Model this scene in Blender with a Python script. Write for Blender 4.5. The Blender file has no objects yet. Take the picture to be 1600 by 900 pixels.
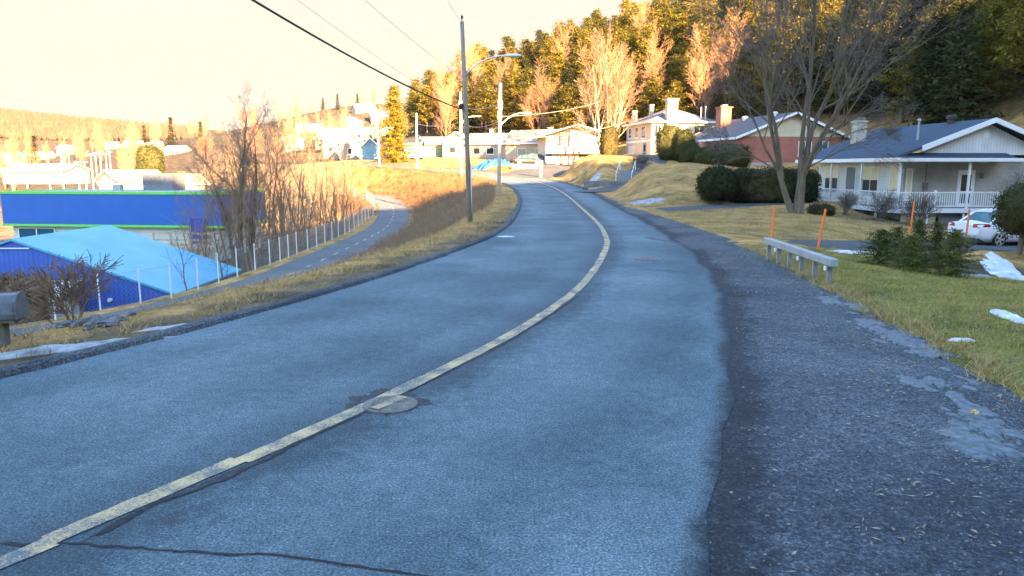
import bpy, math, random
import numpy as np
from mathutils import Vector, Matrix, noise as mnoise
R = math.radians
S = bpy.context.scene
COL = S.collection

# ------------------------------------------------------------------ camera, sky, sun, exposure
EYE = 2.4
FPX = 1155.0
PITCH = math.atan((450 - 262) / FPX)
cam = bpy.data.objects.new('camera', bpy.data.cameras.new('camera'))
COL.objects.link(cam)
cam.location = (0, 0, EYE)
cam.rotation_euler = (R(90) - PITCH, 0, 0)
cam.data.sensor_width = 36.0
cam.data.lens = 36.0 * FPX / 1600.0
cam.data.clip_end = 6000
cam.data.clip_start = 0.05
S.camera = cam

SUN_EL = R(18.0)
SUN_TRAVEL = Vector((-0.5, 0.866, 0)).normalized()       # where the light heads on the map
sky_str, EXPO = 0.068, 3.92
world = bpy.data.worlds.new("World")
S.world = world
world.use_nodes = True
wn, wl_ = world.node_tree.nodes, world.node_tree.links
bg = wn['Background']
sky = wn.new('ShaderNodeTexSky')
sky.sky_type = 'NISHITA'
sky.sun_disc = False
sky.sun_elevation = SUN_EL
sky.sun_rotation = math.atan2(-SUN_TRAVEL.x, -SUN_TRAVEL.y)
sky.air_density = 1.0
sky.dust_density = 0.4
sky.ozone_density = 2.0
tc = wn.new('ShaderNodeTexCoord')
sep = wn.new('ShaderNodeSeparateXYZ')
wl_.new(tc.outputs['Generated'], sep.inputs[0])
mr = wn.new('ShaderNodeMapRange'); mr.interpolation_type = 'SMOOTHSTEP'
mr.inputs['From Min'].default_value = 0.24; mr.inputs['From Max'].default_value = 0.46
mr.inputs['To Min'].default_value = 1.0; mr.inputs['To Max'].default_value = 0.0
wl_.new(sep.outputs['Z'], mr.inputs['Value'])
mr2 = wn.new('ShaderNodeMapRange'); mr2.interpolation_type = 'SMOOTHSTEP'
mr2.inputs['From Min'].default_value = -0.1; mr2.inputs['From Max'].default_value = 0.5
wl_.new(sep.outputs['Y'], mr2.inputs['Value'])
mm = wn.new('ShaderNodeMath'); mm.operation = 'MULTIPLY'
wl_.new(mr.outputs[0], mm.inputs[0]); wl_.new(mr2.outputs[0], mm.inputs[1])
# bright veil of high thin cloud low in the sky ahead
mr3 = wn.new('ShaderNodeMapRange')
mr3.inputs['From Min'].default_value = 0.0; mr3.inputs['From Max'].default_value = 0.24
wl_.new(sep.outputs['Z'], mr3.inputs['Value'])
veil = wn.new('ShaderNodeMix'); veil.data_type = 'RGBA'
k = 1.0 / (sky_str * 2 ** EXPO)
veil.inputs['A'].default_value = (1.05 * k, 0.87 * k, 0.70 * k, 1)
veil.inputs['B'].default_value = (1.05 * k, 0.95 * k, 0.82 * k, 1)
wl_.new(mr3.outputs[0], veil.inputs['Factor'])
mx = wn.new('ShaderNodeMix'); mx.data_type = 'RGBA'
wl_.new(mm.outputs[0], mx.inputs['Factor'])
tint = wn.new('ShaderNodeMix'); tint.data_type = 'RGBA'; tint.blend_type = 'MULTIPLY'; tint.inputs['Factor'].default_value = 1.0
tint.inputs['B'].default_value = (0.98, 1.0, 0.98, 1)
wl_.new(sky.outputs[0], tint.inputs['A']); wl_.new(tint.outputs['Result'], mx.inputs['A'])
wl_.new(veil.outputs['Result'], mx.inputs['B'])
wl_.new(mx.outputs['Result'], bg.inputs['Color'])
bg.inputs['Strength'].default_value = sky_str

sun = bpy.data.objects.new('sun', bpy.data.lights.new('sun', 'SUN'))
COL.objects.link(sun)
sun.data.energy = 5.0
sun.data.angle = R(0.5)
sun.data.color = (1.0, 0.60, 0.25)
sdir = Vector((SUN_TRAVEL.x * math.cos(SUN_EL), SUN_TRAVEL.y * math.cos(SUN_EL), -math.sin(SUN_EL)))
sun.rotation_euler = sdir.to_track_quat('-Z', 'Y').to_euler()
sun.location = (60, -100, 60)
S.view_settings.view_transform = 'Standard'
S.view_settings.look = 'None'
S.view_settings.gamma = 1.0
S.view_settings.use_curve_mapping = False
S.view_settings.exposure = EXPO
S.cycles.use_denoising = True
S.cycles.max_bounces = 6
S.cycles.diffuse_bounces = 3
S.cycles.glossy_bounces = 2

# ------------------------------------------------------------------ surveying helpers
def ray(px, py):
    a, b = (px - 800) / FPX, (450 - py) / FPX
    return a, math.cos(PITCH) + b * math.sin(PITCH), -math.sin(PITCH) + b * math.cos(PITCH)
def gp(px, py, z=0.0):
    a, y, zz = ray(px, py); t = (z - EYE) / zz
    return a * t, y * t
def at(px, py, Y):
    a, y, zz = ray(px, py); t = Y / y
    return Vector((a * t, Y, EYE + zz * t))

# ------------------------------------------------------------------ materials
M = {}
def new_mat(name):
    m = bpy.data.materials.new(name); m.use_nodes = True
    nt = m.node_tree
    return m, nt, nt.nodes, nt.links, nt.nodes['Principled BSDF']
def ramp(n, stops):
    r = n.new('ShaderNodeValToRGB')
    e = r.color_ramp.elements
    e[0].position, e[0].color = stops[0][0], (*stops[0][1], 1)
    e[1].position, e[1].color = stops[-1][0], (*stops[-1][1], 1)
    for p, c in stops[1:-1]:
        x = e.new(p); x.color = (*c, 1)
    return r
def pm(name, c1, c2=None, scale=3.0, rough=0.8, bump=0.0, bscale=None, metal=0.0, spec=0.3, stretch=None, detail=5.0):
    """two-tone noise material in world-size coordinates"""
    m, nt, n, l, b = new_mat(name)
    c2 = c2 or tuple(min(1, x * 1.35) for x in c1)
    t = n.new('ShaderNodeTexCoord')
    src = t.outputs['Object']
    if stretch:
        mp = n.new('ShaderNodeMapping'); mp.inputs['Scale'].default_value = stretch
        l.new(src, mp.inputs[0]); src = mp.outputs[0]
    nz = n.new('ShaderNodeTexNoise'); nz.inputs['Scale'].default_value = scale
    nz.inputs['Detail'].default_value = detail; nz.inputs['Roughness'].default_value = 0.62
    l.new(src, nz.inputs['Vector'])
    rp = ramp(n, [(0.3, c1), (0.7, c2)])
    l.new(nz.outputs['Fac'], rp.inputs[0])
    l.new(rp.outputs[0], b.inputs['Base Color'])
    b.inputs['Roughness'].default_value = rough
    b.inputs['Metallic'].default_value = metal
    b.inputs['Specular IOR Level'].default_value = spec
    if bump:
        nb = n.new('ShaderNodeTexNoise'); nb.inputs['Scale'].default_value = bscale or scale * 6
        nb.inputs['Detail'].default_value = 3
        l.new(src, nb.inputs['Vector'])
        bp = n.new('ShaderNodeBump'); bp.inputs['Strength'].default_value = bump; bp.inputs['Distance'].default_value = 0.05
        l.new(nb.outputs['Fac'], bp.inputs['Height']); l.new(bp.outputs[0], b.inputs['Normal'])
    M[name] = m
    return m

def siding(name, c1, c2, period, axis='Z', depth=0.6, rough=0.6):
    """boards or corrugation: a wave across one axis drives colour lines and relief"""
    m, nt, n, l, b = new_mat(name)
    t = n.new('ShaderNodeTexCoord')
    w = n.new('ShaderNodeTexWave'); w.wave_type = 'BANDS'; w.bands_direction = axis; w.wave_profile = 'SAW'
    w.inputs['Scale'].default_value = 2 * math.pi / (20 * period)
    l.new(t.outputs['Object'], w.inputs['Vector'])
    rp = ramp(n, [(0.0, tuple(x * 0.55 for x in c1)), (0.12, c1), (1.0, c2)])
    l.new(w.outputs['Fac'], rp.inputs[0])
    nz = n.new('ShaderNodeTexNoise'); nz.inputs['Scale'].default_value = 1.3; nz.inputs['Detail'].default_value = 6
    l.new(t.outputs['Object'], nz.inputs['Vector'])
    mx = n.new('ShaderNodeMix'); mx.data_type = 'RGBA'; mx.blend_type = 'MULTIPLY'; mx.inputs['Factor'].default_value = 1.0
    r2 = ramp(n, [(0.3, (0.82, 0.82, 0.82)), (0.7, (1.0, 1.0, 1.0))])
    l.new(nz.outputs['Fac'], r2.inputs[0])
    l.new(rp.outputs[0], mx.inputs['A']); l.new(r2.outputs[0], mx.inputs['B'])
    l.new(mx.outputs['Result'], b.inputs['Base Color'])
    bp = n.new('ShaderNodeBump'); bp.inputs['Strength'].default_value = depth; bp.inputs['Distance'].default_value = 0.02
    l.new(w.outputs['Fac'], bp.inputs['Height']); l.new(bp.outputs[0], b.inputs['Normal'])
    b.inputs['Roughness'].default_value = rough
    M[name] = m
    return m

def brick(name, c1, c2, mortar, rot=None, sc=1.0):
    m, nt, n, l, b = new_mat(name)
    t = n.new('ShaderNodeTexCoord')
    sepx = n.new('ShaderNodeSeparateXYZ'); l.new(t.outputs['Object'], sepx.inputs[0])
    ad = n.new('ShaderNodeMath'); ad.operation = 'ADD'
    l.new(sepx.outputs['X'], ad.inputs[0]); l.new(sepx.outputs['Y'], ad.inputs[1])
    cb = n.new('ShaderNodeCombineXYZ'); l.new(ad.outputs[0], cb.inputs['X']); l.new(sepx.outputs['Z'], cb.inputs['Y'])
    br = n.new('ShaderNodeTexBrick')
    br.inputs['Color1'].default_value = (*c1, 1); br.inputs['Color2'].default_value = (*c2, 1); br.inputs['Mortar'].default_value = (*mortar, 1)
    br.inputs['Scale'].default_value = 1.0 / sc
    br.inputs['Brick Width'].default_value = 0.24; br.inputs['Row Height'].default_value = 0.08; br.inputs['Mortar Size'].default_value = 0.012
    l.new(cb.outputs[0], br.inputs['Vector'])
    nz = n.new('ShaderNodeTexNoise'); nz.inputs['Scale'].default_value = 0.9; nz.inputs['Detail'].default_value = 6
    l.new(t.outputs['Object'], nz.inputs['Vector'])
    r2 = ramp(n, [(0.3, (0.75, 0.75, 0.75)), (0.7, (1.1, 1.1, 1.1))]); l.new(nz.outputs['Fac'], r2.inputs[0])
    mx = n.new('ShaderNodeMix'); mx.data_type = 'RGBA'; mx.blend_type = 'MULTIPLY'; mx.inputs['Factor'].default_value = 1.0
    l.new(br.outputs['Color'], mx.inputs['A']); l.new(r2.outputs[0], mx.inputs['B'])
    l.new(mx.outputs['Result'], b.inputs['Base Color'])
    b.inputs['Roughness'].default_value = 0.9
    M[name] = m
    return m

def leafy(name, c1, c2, c3, scale=1.2, rough=0.7):
    """foliage: clump-sized and leaf-sized tone changes, a little light through"""
    m, nt, n, l, b = new_mat(name)
    g = n.new('ShaderNodeNewGeometry')
    oi = n.new('ShaderNodeObjectInfo')
    nz = n.new('ShaderNodeTexNoise'); nz.inputs['Scale'].default_value = scale; nz.inputs['Detail'].default_value = 4
    l.new(g.outputs['Position'], nz.inputs['Vector'])
    ad = n.new('ShaderNodeMath'); ad.operation = 'ADD'
    mu = n.new('ShaderNodeMath'); mu.operation = 'MULTIPLY_ADD'; mu.inputs[1].default_value = 0.3; mu.inputs[2].default_value = -0.15
    l.new(g.outputs['Random Per Island'], mu.inputs[0])
    l.new(nz.outputs['Fac'], ad.inputs[0]); l.new(mu.outputs[0], ad.inputs[1])
    a2 = n.new('ShaderNodeMath'); a2.operation = 'ADD'
    m2 = n.new('ShaderNodeMath'); m2.operation = 'MULTIPLY_ADD'; m2.inputs[1].default_value = 0.24; m2.inputs[2].default_value = -0.12
    l.new(oi.outputs['Random'], m2.inputs[0]); l.new(ad.outputs[0], a2.inputs[0]); l.new(m2.outputs[0], a2.inputs[1])
    rp = ramp(n, [(0.3, c1), (0.5, c2), (0.72, c3)])
    l.new(a2.outputs[0], rp.inputs[0]); l.new(rp.outputs[0], b.inputs['Base Color'])
    b.inputs['Roughness'].default_value = rough
    b.inputs['Specular IOR Level'].default_value = 0.2
    tl = n.new('ShaderNodeBsdfTranslucent'); ms = n.new('ShaderNodeMixShader'); ms.inputs[0].default_value = 0.42
    l.new(rp.outputs[0], tl.inputs['Color']); l.new(b.outputs[0], ms.inputs[1]); l.new(tl.outputs[0], ms.inputs[2])
    l.new(ms.outputs[0], n['Material Output'].inputs['Surface'])
    M[name] = m
    return m

def asphalt(name, dark, mid, light, tracks=False, wet=0.0, grain=140, seam=False):
    m, nt, n, l, b = new_mat(name)
    t = n.new('ShaderNodeTexCoord')
    o = t.outputs['Object']
    big = n.new('ShaderNodeTexNoise'); big.inputs['Scale'].default_value = 0.35; big.inputs['Detail'].default_value = 7; big.inputs['Roughness'].default_value = 0.6
    l.new(o, big.inputs['Vector'])
    md = n.new('ShaderNodeTexNoise'); md.inputs['Scale'].default_value = 7; md.inputs['Detail'].default_value = 8; md.inputs['Roughness'].default_value = 0.7
    l.new(o, md.inputs['Vector'])
    fine = n.new('ShaderNodeTexNoise'); fine.inputs['Scale'].default_value = grain; fine.inputs['Detail'].default_value = 2
    l.new(o, fine.inputs['Vector'])
    vo = n.new('ShaderNodeTexVoronoi'); vo.inputs['Scale'].default_value = grain * 0.55
    l.new(o, vo.inputs['Vector'])
    def math_(op, a, bb, cc=None):
        q = n.new('ShaderNodeMath'); q.operation = op
        for i, v in enumerate((a, bb, cc)):
            if v is None: continue
            if isinstance(v, (int, float)): q.inputs[i].default_value = v
            else: l.new(v, q.inputs[i])
        return q.outputs[0]
    s = math_('MULTIPLY_ADD', big.outputs['Fac'], 0.75, -0.10)
    s = math_('MULTIPLY_ADD', md.outputs['Fac'], 0.55, math_('ADD', s, -0.10))
    s = math_('MULTIPLY_ADD', fine.outputs['Fac'], 0.5, s)
    s = math_('MULTIPLY_ADD', vo.outputs['Distance'], 0.12, s)
    if tracks:
        at_ = n.new('ShaderNodeAttribute'); at_.attribute_name = 'lat'
        wob = math_('MULTIPLY_ADD', md.outputs['Fac'], 0.5, at_.outputs['Fac'])
        wob = math_('MULTIPLY_ADD', big.outputs['Fac'], 0.9, wob)
        tr = n.new('ShaderNodeValToRGB')
        e = tr.color_ramp.elements
        e[0].position = 0; e[0].color = (0.45,) * 3 + (1,)
        e[1].position = 1; e[1].color = (0.35,) * 3 + (1,)
        # lateral profile from the left kerb to the seam: worn wheel paths are paler, the joint is darker
        for p, v in ((0.05, .62), (0.16, .5), (0.24, .60), (0.40, .48), (0.47, .55), (0.53, .40), (0.575, .33), (0.62, .60), (0.70, .62), (0.80, .46), (0.92, .66), (0.97, .62)):
            x = e.new(p); x.color = (v, v, v, 1)
        sc = math_('MULTIPLY_ADD', wob, 1 / 9.0, (4.9 - .7) / 9.0)
        l.new(sc, tr.inputs[0])
        s = math_('MULTIPLY_ADD', tr.outputs['Color'], 0.85, s)
        s = math_('ADD', s, -0.47)
    rp = ramp(n, [(0.50, dark), (0.72, mid), (1.0, light)])
    l.new(s, rp.inputs[0])
    gr = n.new('ShaderNodeTexNoise'); gr.inputs['Scale'].default_value = max(26, grain * .34); gr.inputs['Detail'].default_value = 5; gr.inputs['Roughness'].default_value = 0.9
    l.new(o, gr.inputs['Vector'])
    gmx = n.new('ShaderNodeMix'); gmx.data_type = 'RGBA'; gmx.blend_type = 'MULTIPLY'; gmx.inputs['Factor'].default_value = 1
    grp = ramp(n, [(0.36, (0.25, 0.26, 0.28)), (0.5, (0.88, 0.88, 0.89)), (0.63, (2.3, 2.3, 2.25))]); l.new(gr.outputs['Fac'], grp.inputs[0])
    l.new(rp.outputs[0], gmx.inputs['A']); l.new(grp.outputs[0], gmx.inputs['B'])
    ea = n.new('ShaderNodeAttribute'); ea.attribute_name = 'edge'
    e_ = math_('MULTIPLY_ADD', md.outputs['Fac'], 0.5, ea.outputs['Fac']); e_ = math_('MULTIPLY_ADD', big.outputs['Fac'], 1.1, e_)
    e_ = math_('MULTIPLY_ADD', e_, 0.25, 0.5 - .8 * .25)
    sm_ = seam or 1
    er = ramp(n, [(0.455, (1, 1, 1)), (0.50, (sm_, sm_, sm_ * 1.05)), (0.56, (sm_, sm_, sm_ * 1.05)), (0.63, (0.98, 0.98, 0.98))]); l.new(e_, er.inputs[0])
    emx = n.new('ShaderNodeMix'); emx.data_type = 'RGBA'; emx.blend_type = 'MULTIPLY'; emx.inputs['Factor'].default_value = 1 if seam else 0
    l.new(gmx.outputs['Result'], emx.inputs['A']); l.new(er.outputs[0], emx.inputs['B'])
    l.new(emx.outputs['Result'], b.inputs['Base Color'])
    b.inputs['Roughness'].default_value = 0.82 - wet
    b.inputs['Specular IOR Level'].default_value = 0.35
    h = math_('MULTIPLY_ADD', vo.outputs['Distance'], 0.6, fine.outputs['Fac'])
    bp = n.new('ShaderNodeBump'); bp.inputs['Strength'].default_value = 0.55; bp.inputs['Distance'].default_value = 0.012
    l.new(h, bp.inputs['Height']); l.new(bp.outputs[0], b.inputs['Normal'])
    M[name] = m
    return m

asphalt('asphalt', (0.042, 0.062, 0.073), (0.080, 0.117, 0.137), (0.175, 0.225, 0.25), tracks=True, seam=0.2)
asphalt('gravelly', (0.013, 0.017, 0.021), (0.038, 0.046, 0.055), (0.14, 0.155, 0.165), grain=60, seam=0.42)
asphalt('path_asphalt', (0.06, 0.064, 0.07), (0.10, 0.105, 0.11), (0.15, 0.155, 0.16), grain=60)
asphalt('drive_asphalt', (0.04, 0.042, 0.046), (0.06, 0.063, 0.068), (0.10, 0.10, 0.105), grain=60)
asphalt('tar', (0.016, 0.019, 0.024), (0.03, 0.036, 0.043), (0.07, 0.078, 0.085), grain=80)
asphalt('kerb_asphalt', (0.018, 0.02, 0.024), (0.042, 0.048, 0.055), (0.11, 0.12, 0.125), grain=60)
pm('crack', (0.012, 0.012, 0.013), (0.03, 0.03, 0.03), scale=20)
# worn yellow paint over asphalt
m, nt, n, l, b = new_mat('yellow_paint'); M['yellow_paint'] = m
t = n.new('ShaderNodeTexCoord')
n1 = n.new('ShaderNodeTexNoise'); n1.inputs['Scale'].default_value = 42; n1.inputs['Detail'].default_value = 8; n1.inputs['Roughness'].default_value = 0.9
n2 = n.new('ShaderNodeTexNoise'); n2.inputs['Scale'].default_value = 3.0; n2.inputs['Detail'].default_value = 6
l.new(t.outputs['Object'], n1.inputs['Vector']); l.new(t.outputs['Object'], n2.inputs['Vector'])
q = n.new('ShaderNodeMath'); q.operation = 'MULTIPLY_ADD'; q.inputs[1].default_value = 0.5
l.new(n2.outputs['Fac'], q.inputs[0]); l.new(n1.outputs['Fac'], q.inputs[2])
rp = ramp(n, [(0.69, (0.085, 0.12, 0.135)), (0.77, (0.50, 0.345, 0.17)), (0.95, (0.76, 0.54, 0.27))])
l.new(q.outputs[0], rp.inputs[0]); l.new(rp.outputs[0], b.inputs['Base Color']); b.inputs['Roughness'].default_value = 0.75

pm('dry_grass', (0.30, 0.185, 0.075), (0.58, 0.39, 0.18), scale=2.5, rough=0.9)
pm('green_grass', (0.15, 0.175, 0.04), (0.54, 0.39, 0.10), scale=1.3, rough=0.9)
pm('brush', (0.16, 0.10, 0.065), (0.34, 0.23, 0.145), scale=2.0, rough=0.95)
pm('far_wood', (0.035, 0.027, 0.018), (0.07, 0.055, 0.04), scale=.1, rough=0.95)
pm('rust_brush', (0.17, 0.09, 0.045), (0.32, 0.20, 0.10), scale=1.0, rough=0.95)
pm('bark', (0.085, 0.066, 0.045), (0.19, 0.15, 0.105), scale=6, rough=0.95, bump=0.6, stretch=(1, 1, 0.2))
pm('twig', (0.095, 0.078, 0.068), (0.17, 0.14, 0.12), scale=2, rough=0.9)
pm('thicket_twig', (0.19, 0.12, 0.075), (0.36, 0.24, 0.15), scale=1.0, rough=0.9)
pm('pale_bark', (0.34, 0.27, 0.21), (0.5, 0.41, 0.33), scale=4, rough=0.85)
pm('rosy_twig', (0.20, 0.115, 0.072), (0.32, 0.195, 0.125), scale=2, rough=0.9)
pm('pale_twig', (0.19, 0.12, 0.08), (0.28, 0.185, 0.125), scale=2, rough=0.9)
pm('pine_bark', (0.10, 0.065, 0.045), (0.20, 0.13, 0.09), scale=5, rough=0.95)
leafy('pine', (0.034, 0.038, 0.010), (0.125, 0.115, 0.018), (0.28, 0.225, 0.032))
leafy('fir', (0.014, 0.022, 0.012), (0.034, 0.043, 0.018), (0.07, 0.075, 0.026))  # dark needle colour also stands in for shade on the hill's right flank
leafy('golden', (0.09, 0.082, 0.012), (0.21, 0.18, 0.024), (0.34, 0.28, 0.04))
leafy('spruce', (0.034, 0.05, 0.013), (0.095, 0.11, 0.024), (0.19, 0.18, 0.045), scale=3)
leafy('cedar', (0.014, 0.024, 0.011), (0.034, 0.046, 0.018), (0.10, 0.085, 0.035), scale=4)
leafy('clipped_yew', (0.03, 0.04, 0.014), (0.05, 0.06, 0.02), (0.085, 0.09, 0.032), scale=3)
leafy('brown_leaf', (0.06, 0.035, 0.022), (0.13, 0.08, 0.05), (0.25, 0.16, 0.10), scale=3)
pm('rock', (0.10, 0.10, 0.105), (0.24, 0.24, 0.25), scale=5, rough=0.9, bump=0.5)
pm('pebble', (0.06, 0.06, 0.062), (0.30, 0.29, 0.27), scale=40, rough=0.9)
pm('litter', (0.16, 0.12, 0.08), (0.42, 0.36, 0.27), scale=30, rough=0.9)
pm('snow', (0.38, 0.39, 0.41), (0.80, 0.81, 0.83), scale=2.5, rough=0.7, bump=0.5, bscale=9, detail=8)
pm('dirty_snow', (0.14, 0.14, 0.145), (0.50, 0.50, 0.51), scale=3.5, rough=0.7, bump=0.6, bscale=10, detail=9)
pm('ice', (0.03, 0.038, 0.047), (0.17, 0.20, 0.225), scale=13, rough=0.5, bump=0.5, bscale=12, detail=9, spec=0.5)
pm('galvanised', (0.26, 0.28, 0.29), (0.42, 0.44, 0.45), scale=4, rough=0.5, metal=0.25)
pm('vent_grey', (0.13, 0.13, 0.14), (0.22, 0.22, 0.23), scale=4, rough=0.6)
pm('iron', (0.10, 0.095, 0.09), (0.26, 0.24, 0.20), scale=9, rough=0.7, metal=0.3)
pm('orange_plastic', (0.85, 0.16, 0.03), (0.95, 0.22, 0.05), scale=3, rough=0.5)
pm('pole_wood', (0.19, 0.155, 0.12), (0.36, 0.31, 0.25), scale=3, rough=0.9, bump=0.4, stretch=(6, 6, 0.4))
pm('pale_pole', (0.5, 0.45, 0.38), (0.66, 0.6, 0.52), scale=3, rough=0.9, stretch=(6, 6, 0.4))
pm('cable', (0.02, 0.02, 0.022), (0.035, 0.035, 0.037), scale=2, rough=0.6)
pm('thin_wire', (0.3, 0.28, 0.26), (0.4, 0.38, 0.35), scale=2, rough=0.6)
pm('white_metal', (0.68, 0.68, 0.68), (0.78, 0.78, 0.78), scale=2, rough=0.45)
pm('white_paint', (0.70, 0.70, 0.69), (0.80, 0.80, 0.79), scale=1.5, rough=0.6)
pm('cream', (0.66, 0.60, 0.45), (0.74, 0.68, 0.53), scale=1.2, rough=0.8)
pm('cream_stucco', (0.40, 0.36, 0.29), (0.50, 0.46, 0.38), scale=3, rough=0.9, bump=0.2)
pm('concrete', (0.30, 0.29, 0.28), (0.42, 0.41, 0.39), scale=2.5, rough=0.9, bump=0.2)
pm('lumber', (0.48, 0.36, 0.21), (0.62, 0.48, 0.30), scale=4, rough=0.8)
pm('old_post', (0.10, 0.105, 0.08), (0.19, 0.18, 0.14), scale=7, rough=0.95, bump=0.5, stretch=(3, 3, 0.5))
pm('mail_metal', (0.10, 0.11, 0.125), (0.19, 0.205, 0.225), scale=6, rough=0.5, metal=0.3, bump=0.1)
pm('green_paint', (0.05, 0.10, 0.06), (0.08, 0.14, 0.08), scale=6, rough=0.6)
pm('blue_shingle', (0.032, 0.048, 0.078), (0.062, 0.086, 0.122), scale=9, rough=0.85, bump=0.3, bscale=30)
pm('purple_shingle', (0.08, 0.074, 0.082), (0.135, 0.122, 0.13), scale=9, rough=0.85, bump=0.3, bscale=30)
pm('grey_shingle', (0.10, 0.11, 0.13), (0.19, 0.20, 0.22), scale=5, rough=0.85, bump=0.3, bscale=30)
pm('pale_roof', (0.25, 0.21, 0.17), (0.36, 0.31, 0.25), scale=3, rough=0.85)
pm('grey_roof', (0.32, 0.33, 0.35), (0.44, 0.45, 0.47), scale=1, rough=0.8)
pm('dark_trim', (0.03, 0.032, 0.036), (0.05, 0.052, 0.056), scale=3, rough=0.6)
pm('curtain', (0.62, 0.50, 0.32), (0.78, 0.66, 0.46), scale=6, rough=0.9, stretch=(8, 8, 0.3))
pm('plywood', (0.40, 0.34, 0.20), (0.50, 0.43, 0.27), scale=2, rough=0.8)
pm('lattice', (0.16, 0.16, 0.17), (0.24, 0.24, 0.25), scale=6, rough=0.8)
pm('blue_panel', (0.022, 0.11, 0.40), (0.03, 0.13, 0.46), scale=0.6, rough=0.45)
pm('blue_door', (0.012, 0.05, 0.36), (0.016, 0.06, 0.40), scale=1, rough=0.45)
pm('lime_trim', (0.14, 0.62, 0.06), (0.17, 0.68, 0.08), scale=1, rough=0.5)
siding('blue_ribs', (0.03, 0.10, 0.42), (0.045, 0.13, 0.50), 0.22, 'X', 0.9, 0.45)
siding('white_boards', (0.62, 0.62, 0.60), (0.70, 0.70, 0.68), 0.14, 'Z', 0.5)
siding('gable_boards', (0.64, 0.65, 0.66), (0.71, 0.72, 0.73), 0.20, 'X', 0.3)
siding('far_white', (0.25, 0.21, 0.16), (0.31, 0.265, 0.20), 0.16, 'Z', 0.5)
siding('cream_boards', (0.58, 0.52, 0.38), (0.66, 0.60, 0.45), 0.16, 'Z', 0.5)
siding('blue_boards', (0.12, 0.30, 0.42), (0.15, 0.35, 0.48), 0.16, 'Z', 0.5)
siding('teal_boards', (0.06, 0.22, 0.21), (0.08, 0.26, 0.25), 0.16, 'Z', 0.5)
siding('tan_boards', (0.40, 0.33, 0.24), (0.47, 0.39, 0.29), 0.16, 'Z', 0.5)
brick('red_brick', (0.40, 0.10, 0.065), (0.32, 0.075, 0.05), (0.36, 0.22, 0.18))
brick('pink_brick', (0.46, 0.17, 0.13), (0.40, 0.13, 0.10), (0.42, 0.28, 0.24))
brick('grey_brick', (0.36, 0.33, 0.30), (0.30, 0.28, 0.26), (0.42, 0.40, 0.37))
# sky-blue ribbed sheet roof
m, nt, n, l, b = new_mat('sheet_roof'); M['sheet_roof'] = m
t = n.new('ShaderNodeTexCoord')
w1 = n.new('ShaderNodeTexWave'); w1.bands_direction = 'Y'; w1.wave_profile = 'SAW'; w1.inputs['Scale'].default_value = 2 * math.pi / (20 * 0.30)
w2 = n.new('ShaderNodeTexWave'); w2.bands_direction = 'X'; w2.wave_profile = 'SAW'; w2.inputs['Scale'].default_value = 2 * math.pi / (20 * 0.9)
for w in (w1, w2): l.new(t.outputs['Object'], w.inputs['Vector'])
nz = n.new('ShaderNodeTexNoise'); nz.inputs['Scale'].default_value = 0.5; nz.inputs['Detail'].default_value = 5
l.new(t.outputs['Object'], nz.inputs['Vector'])
rp = ramp(n, [(0.3, (0.05, 0.29, 0.45)), (0.7, (0.085, 0.39, 0.54))]); l.new(nz.outputs['Fac'], rp.inputs[0])
r3 = ramp(n, [(0.0, (0.55, 0.6, 0.62)), (0.14, (1, 1, 1)), (1, (1, 1, 1))]); l.new(w1.outputs['Fac'], r3.inputs[0])
mxx = n.new('ShaderNodeMix'); mxx.data_type = 'RGBA'; mxx.blend_type = 'MULTIPLY'; mxx.inputs['Factor'].default_value = 1
l.new(rp.outputs[0], mxx.inputs['A']); l.new(r3.outputs[0], mxx.inputs['B']); l.new(mxx.outputs['Result'], b.inputs['Base Color'])
ad = n.new('ShaderNodeMath'); l.new(w1.outputs['Fac'], ad.inputs[0]); l.new(w2.outputs['Fac'], ad.inputs[1])
bp = n.new('ShaderNodeBump'); bp.inputs['Strength'].default_value = 0.6; bp.inputs['Distance'].default_value = 0.03
l.new(ad.outputs[0], bp.inputs['Height']); l.new(bp.outputs[0], b.inputs['Normal']); b.inputs['Roughness'].default_value = 0.4
# glass
def glass(name, c, rough=0.05):
    m, nt, n, l, b = new_mat(name); M[name] = m
    b.inputs['Base Color'].default_value = (*c, 1); b.inputs['Roughness'].default_value = rough
    b.inputs['Specular IOR Level'].default_value = 0.8
glass('window_glass', (0.025, 0.03, 0.035)); glass('blue_glass', (0.02, 0.10, 0.16)); glass('car_glass', (0.03, 0.10, 0.11))
def coat(name, c):
    m, nt, n, l, b = new_mat(name); M[name] = m
    nz = n.new('ShaderNodeTexNoise'); nz.inputs['Scale'].default_value = 2.0
    r_ = ramp(n, [(0.35, tuple(x * 0.93 for x in c)), (0.65, c)]); l.new(nz.outputs['Fac'], r_.inputs[0]); l.new(r_.outputs[0], b.inputs['Base Color'])
    b.inputs['Roughness'].default_value = 0.35; b.inputs['Coat Weight'].default_value = 0.6
coat('car_white', (0.72, 0.73, 0.74)); coat('car_black', (0.02, 0.02, 0.025)); coat('car_silver', (0.35, 0.36, 0.38)); coat('tail_red', (0.55, 0.02, 0.02)); coat('car_red', (0.35, 0.03, 0.03))
pm('tyre', (0.015, 0.015, 0.016), (0.03, 0.03, 0.03), scale=8, rough=0.9)
pm('alloy', (0.45, 0.46, 0.47), (0.55, 0.56, 0.57), scale=3, rough=0.35, metal=0.6)
pm('tarp', (0.012, 0.085, 0.30), (0.025, 0.13, 0.40), scale=2, rough=0.5, bump=0.4)
pm('yellow_leaf', (0.62, 0.36, 0.09), (0.8, 0.52, 0.16), scale=20, rough=0.8)

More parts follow.
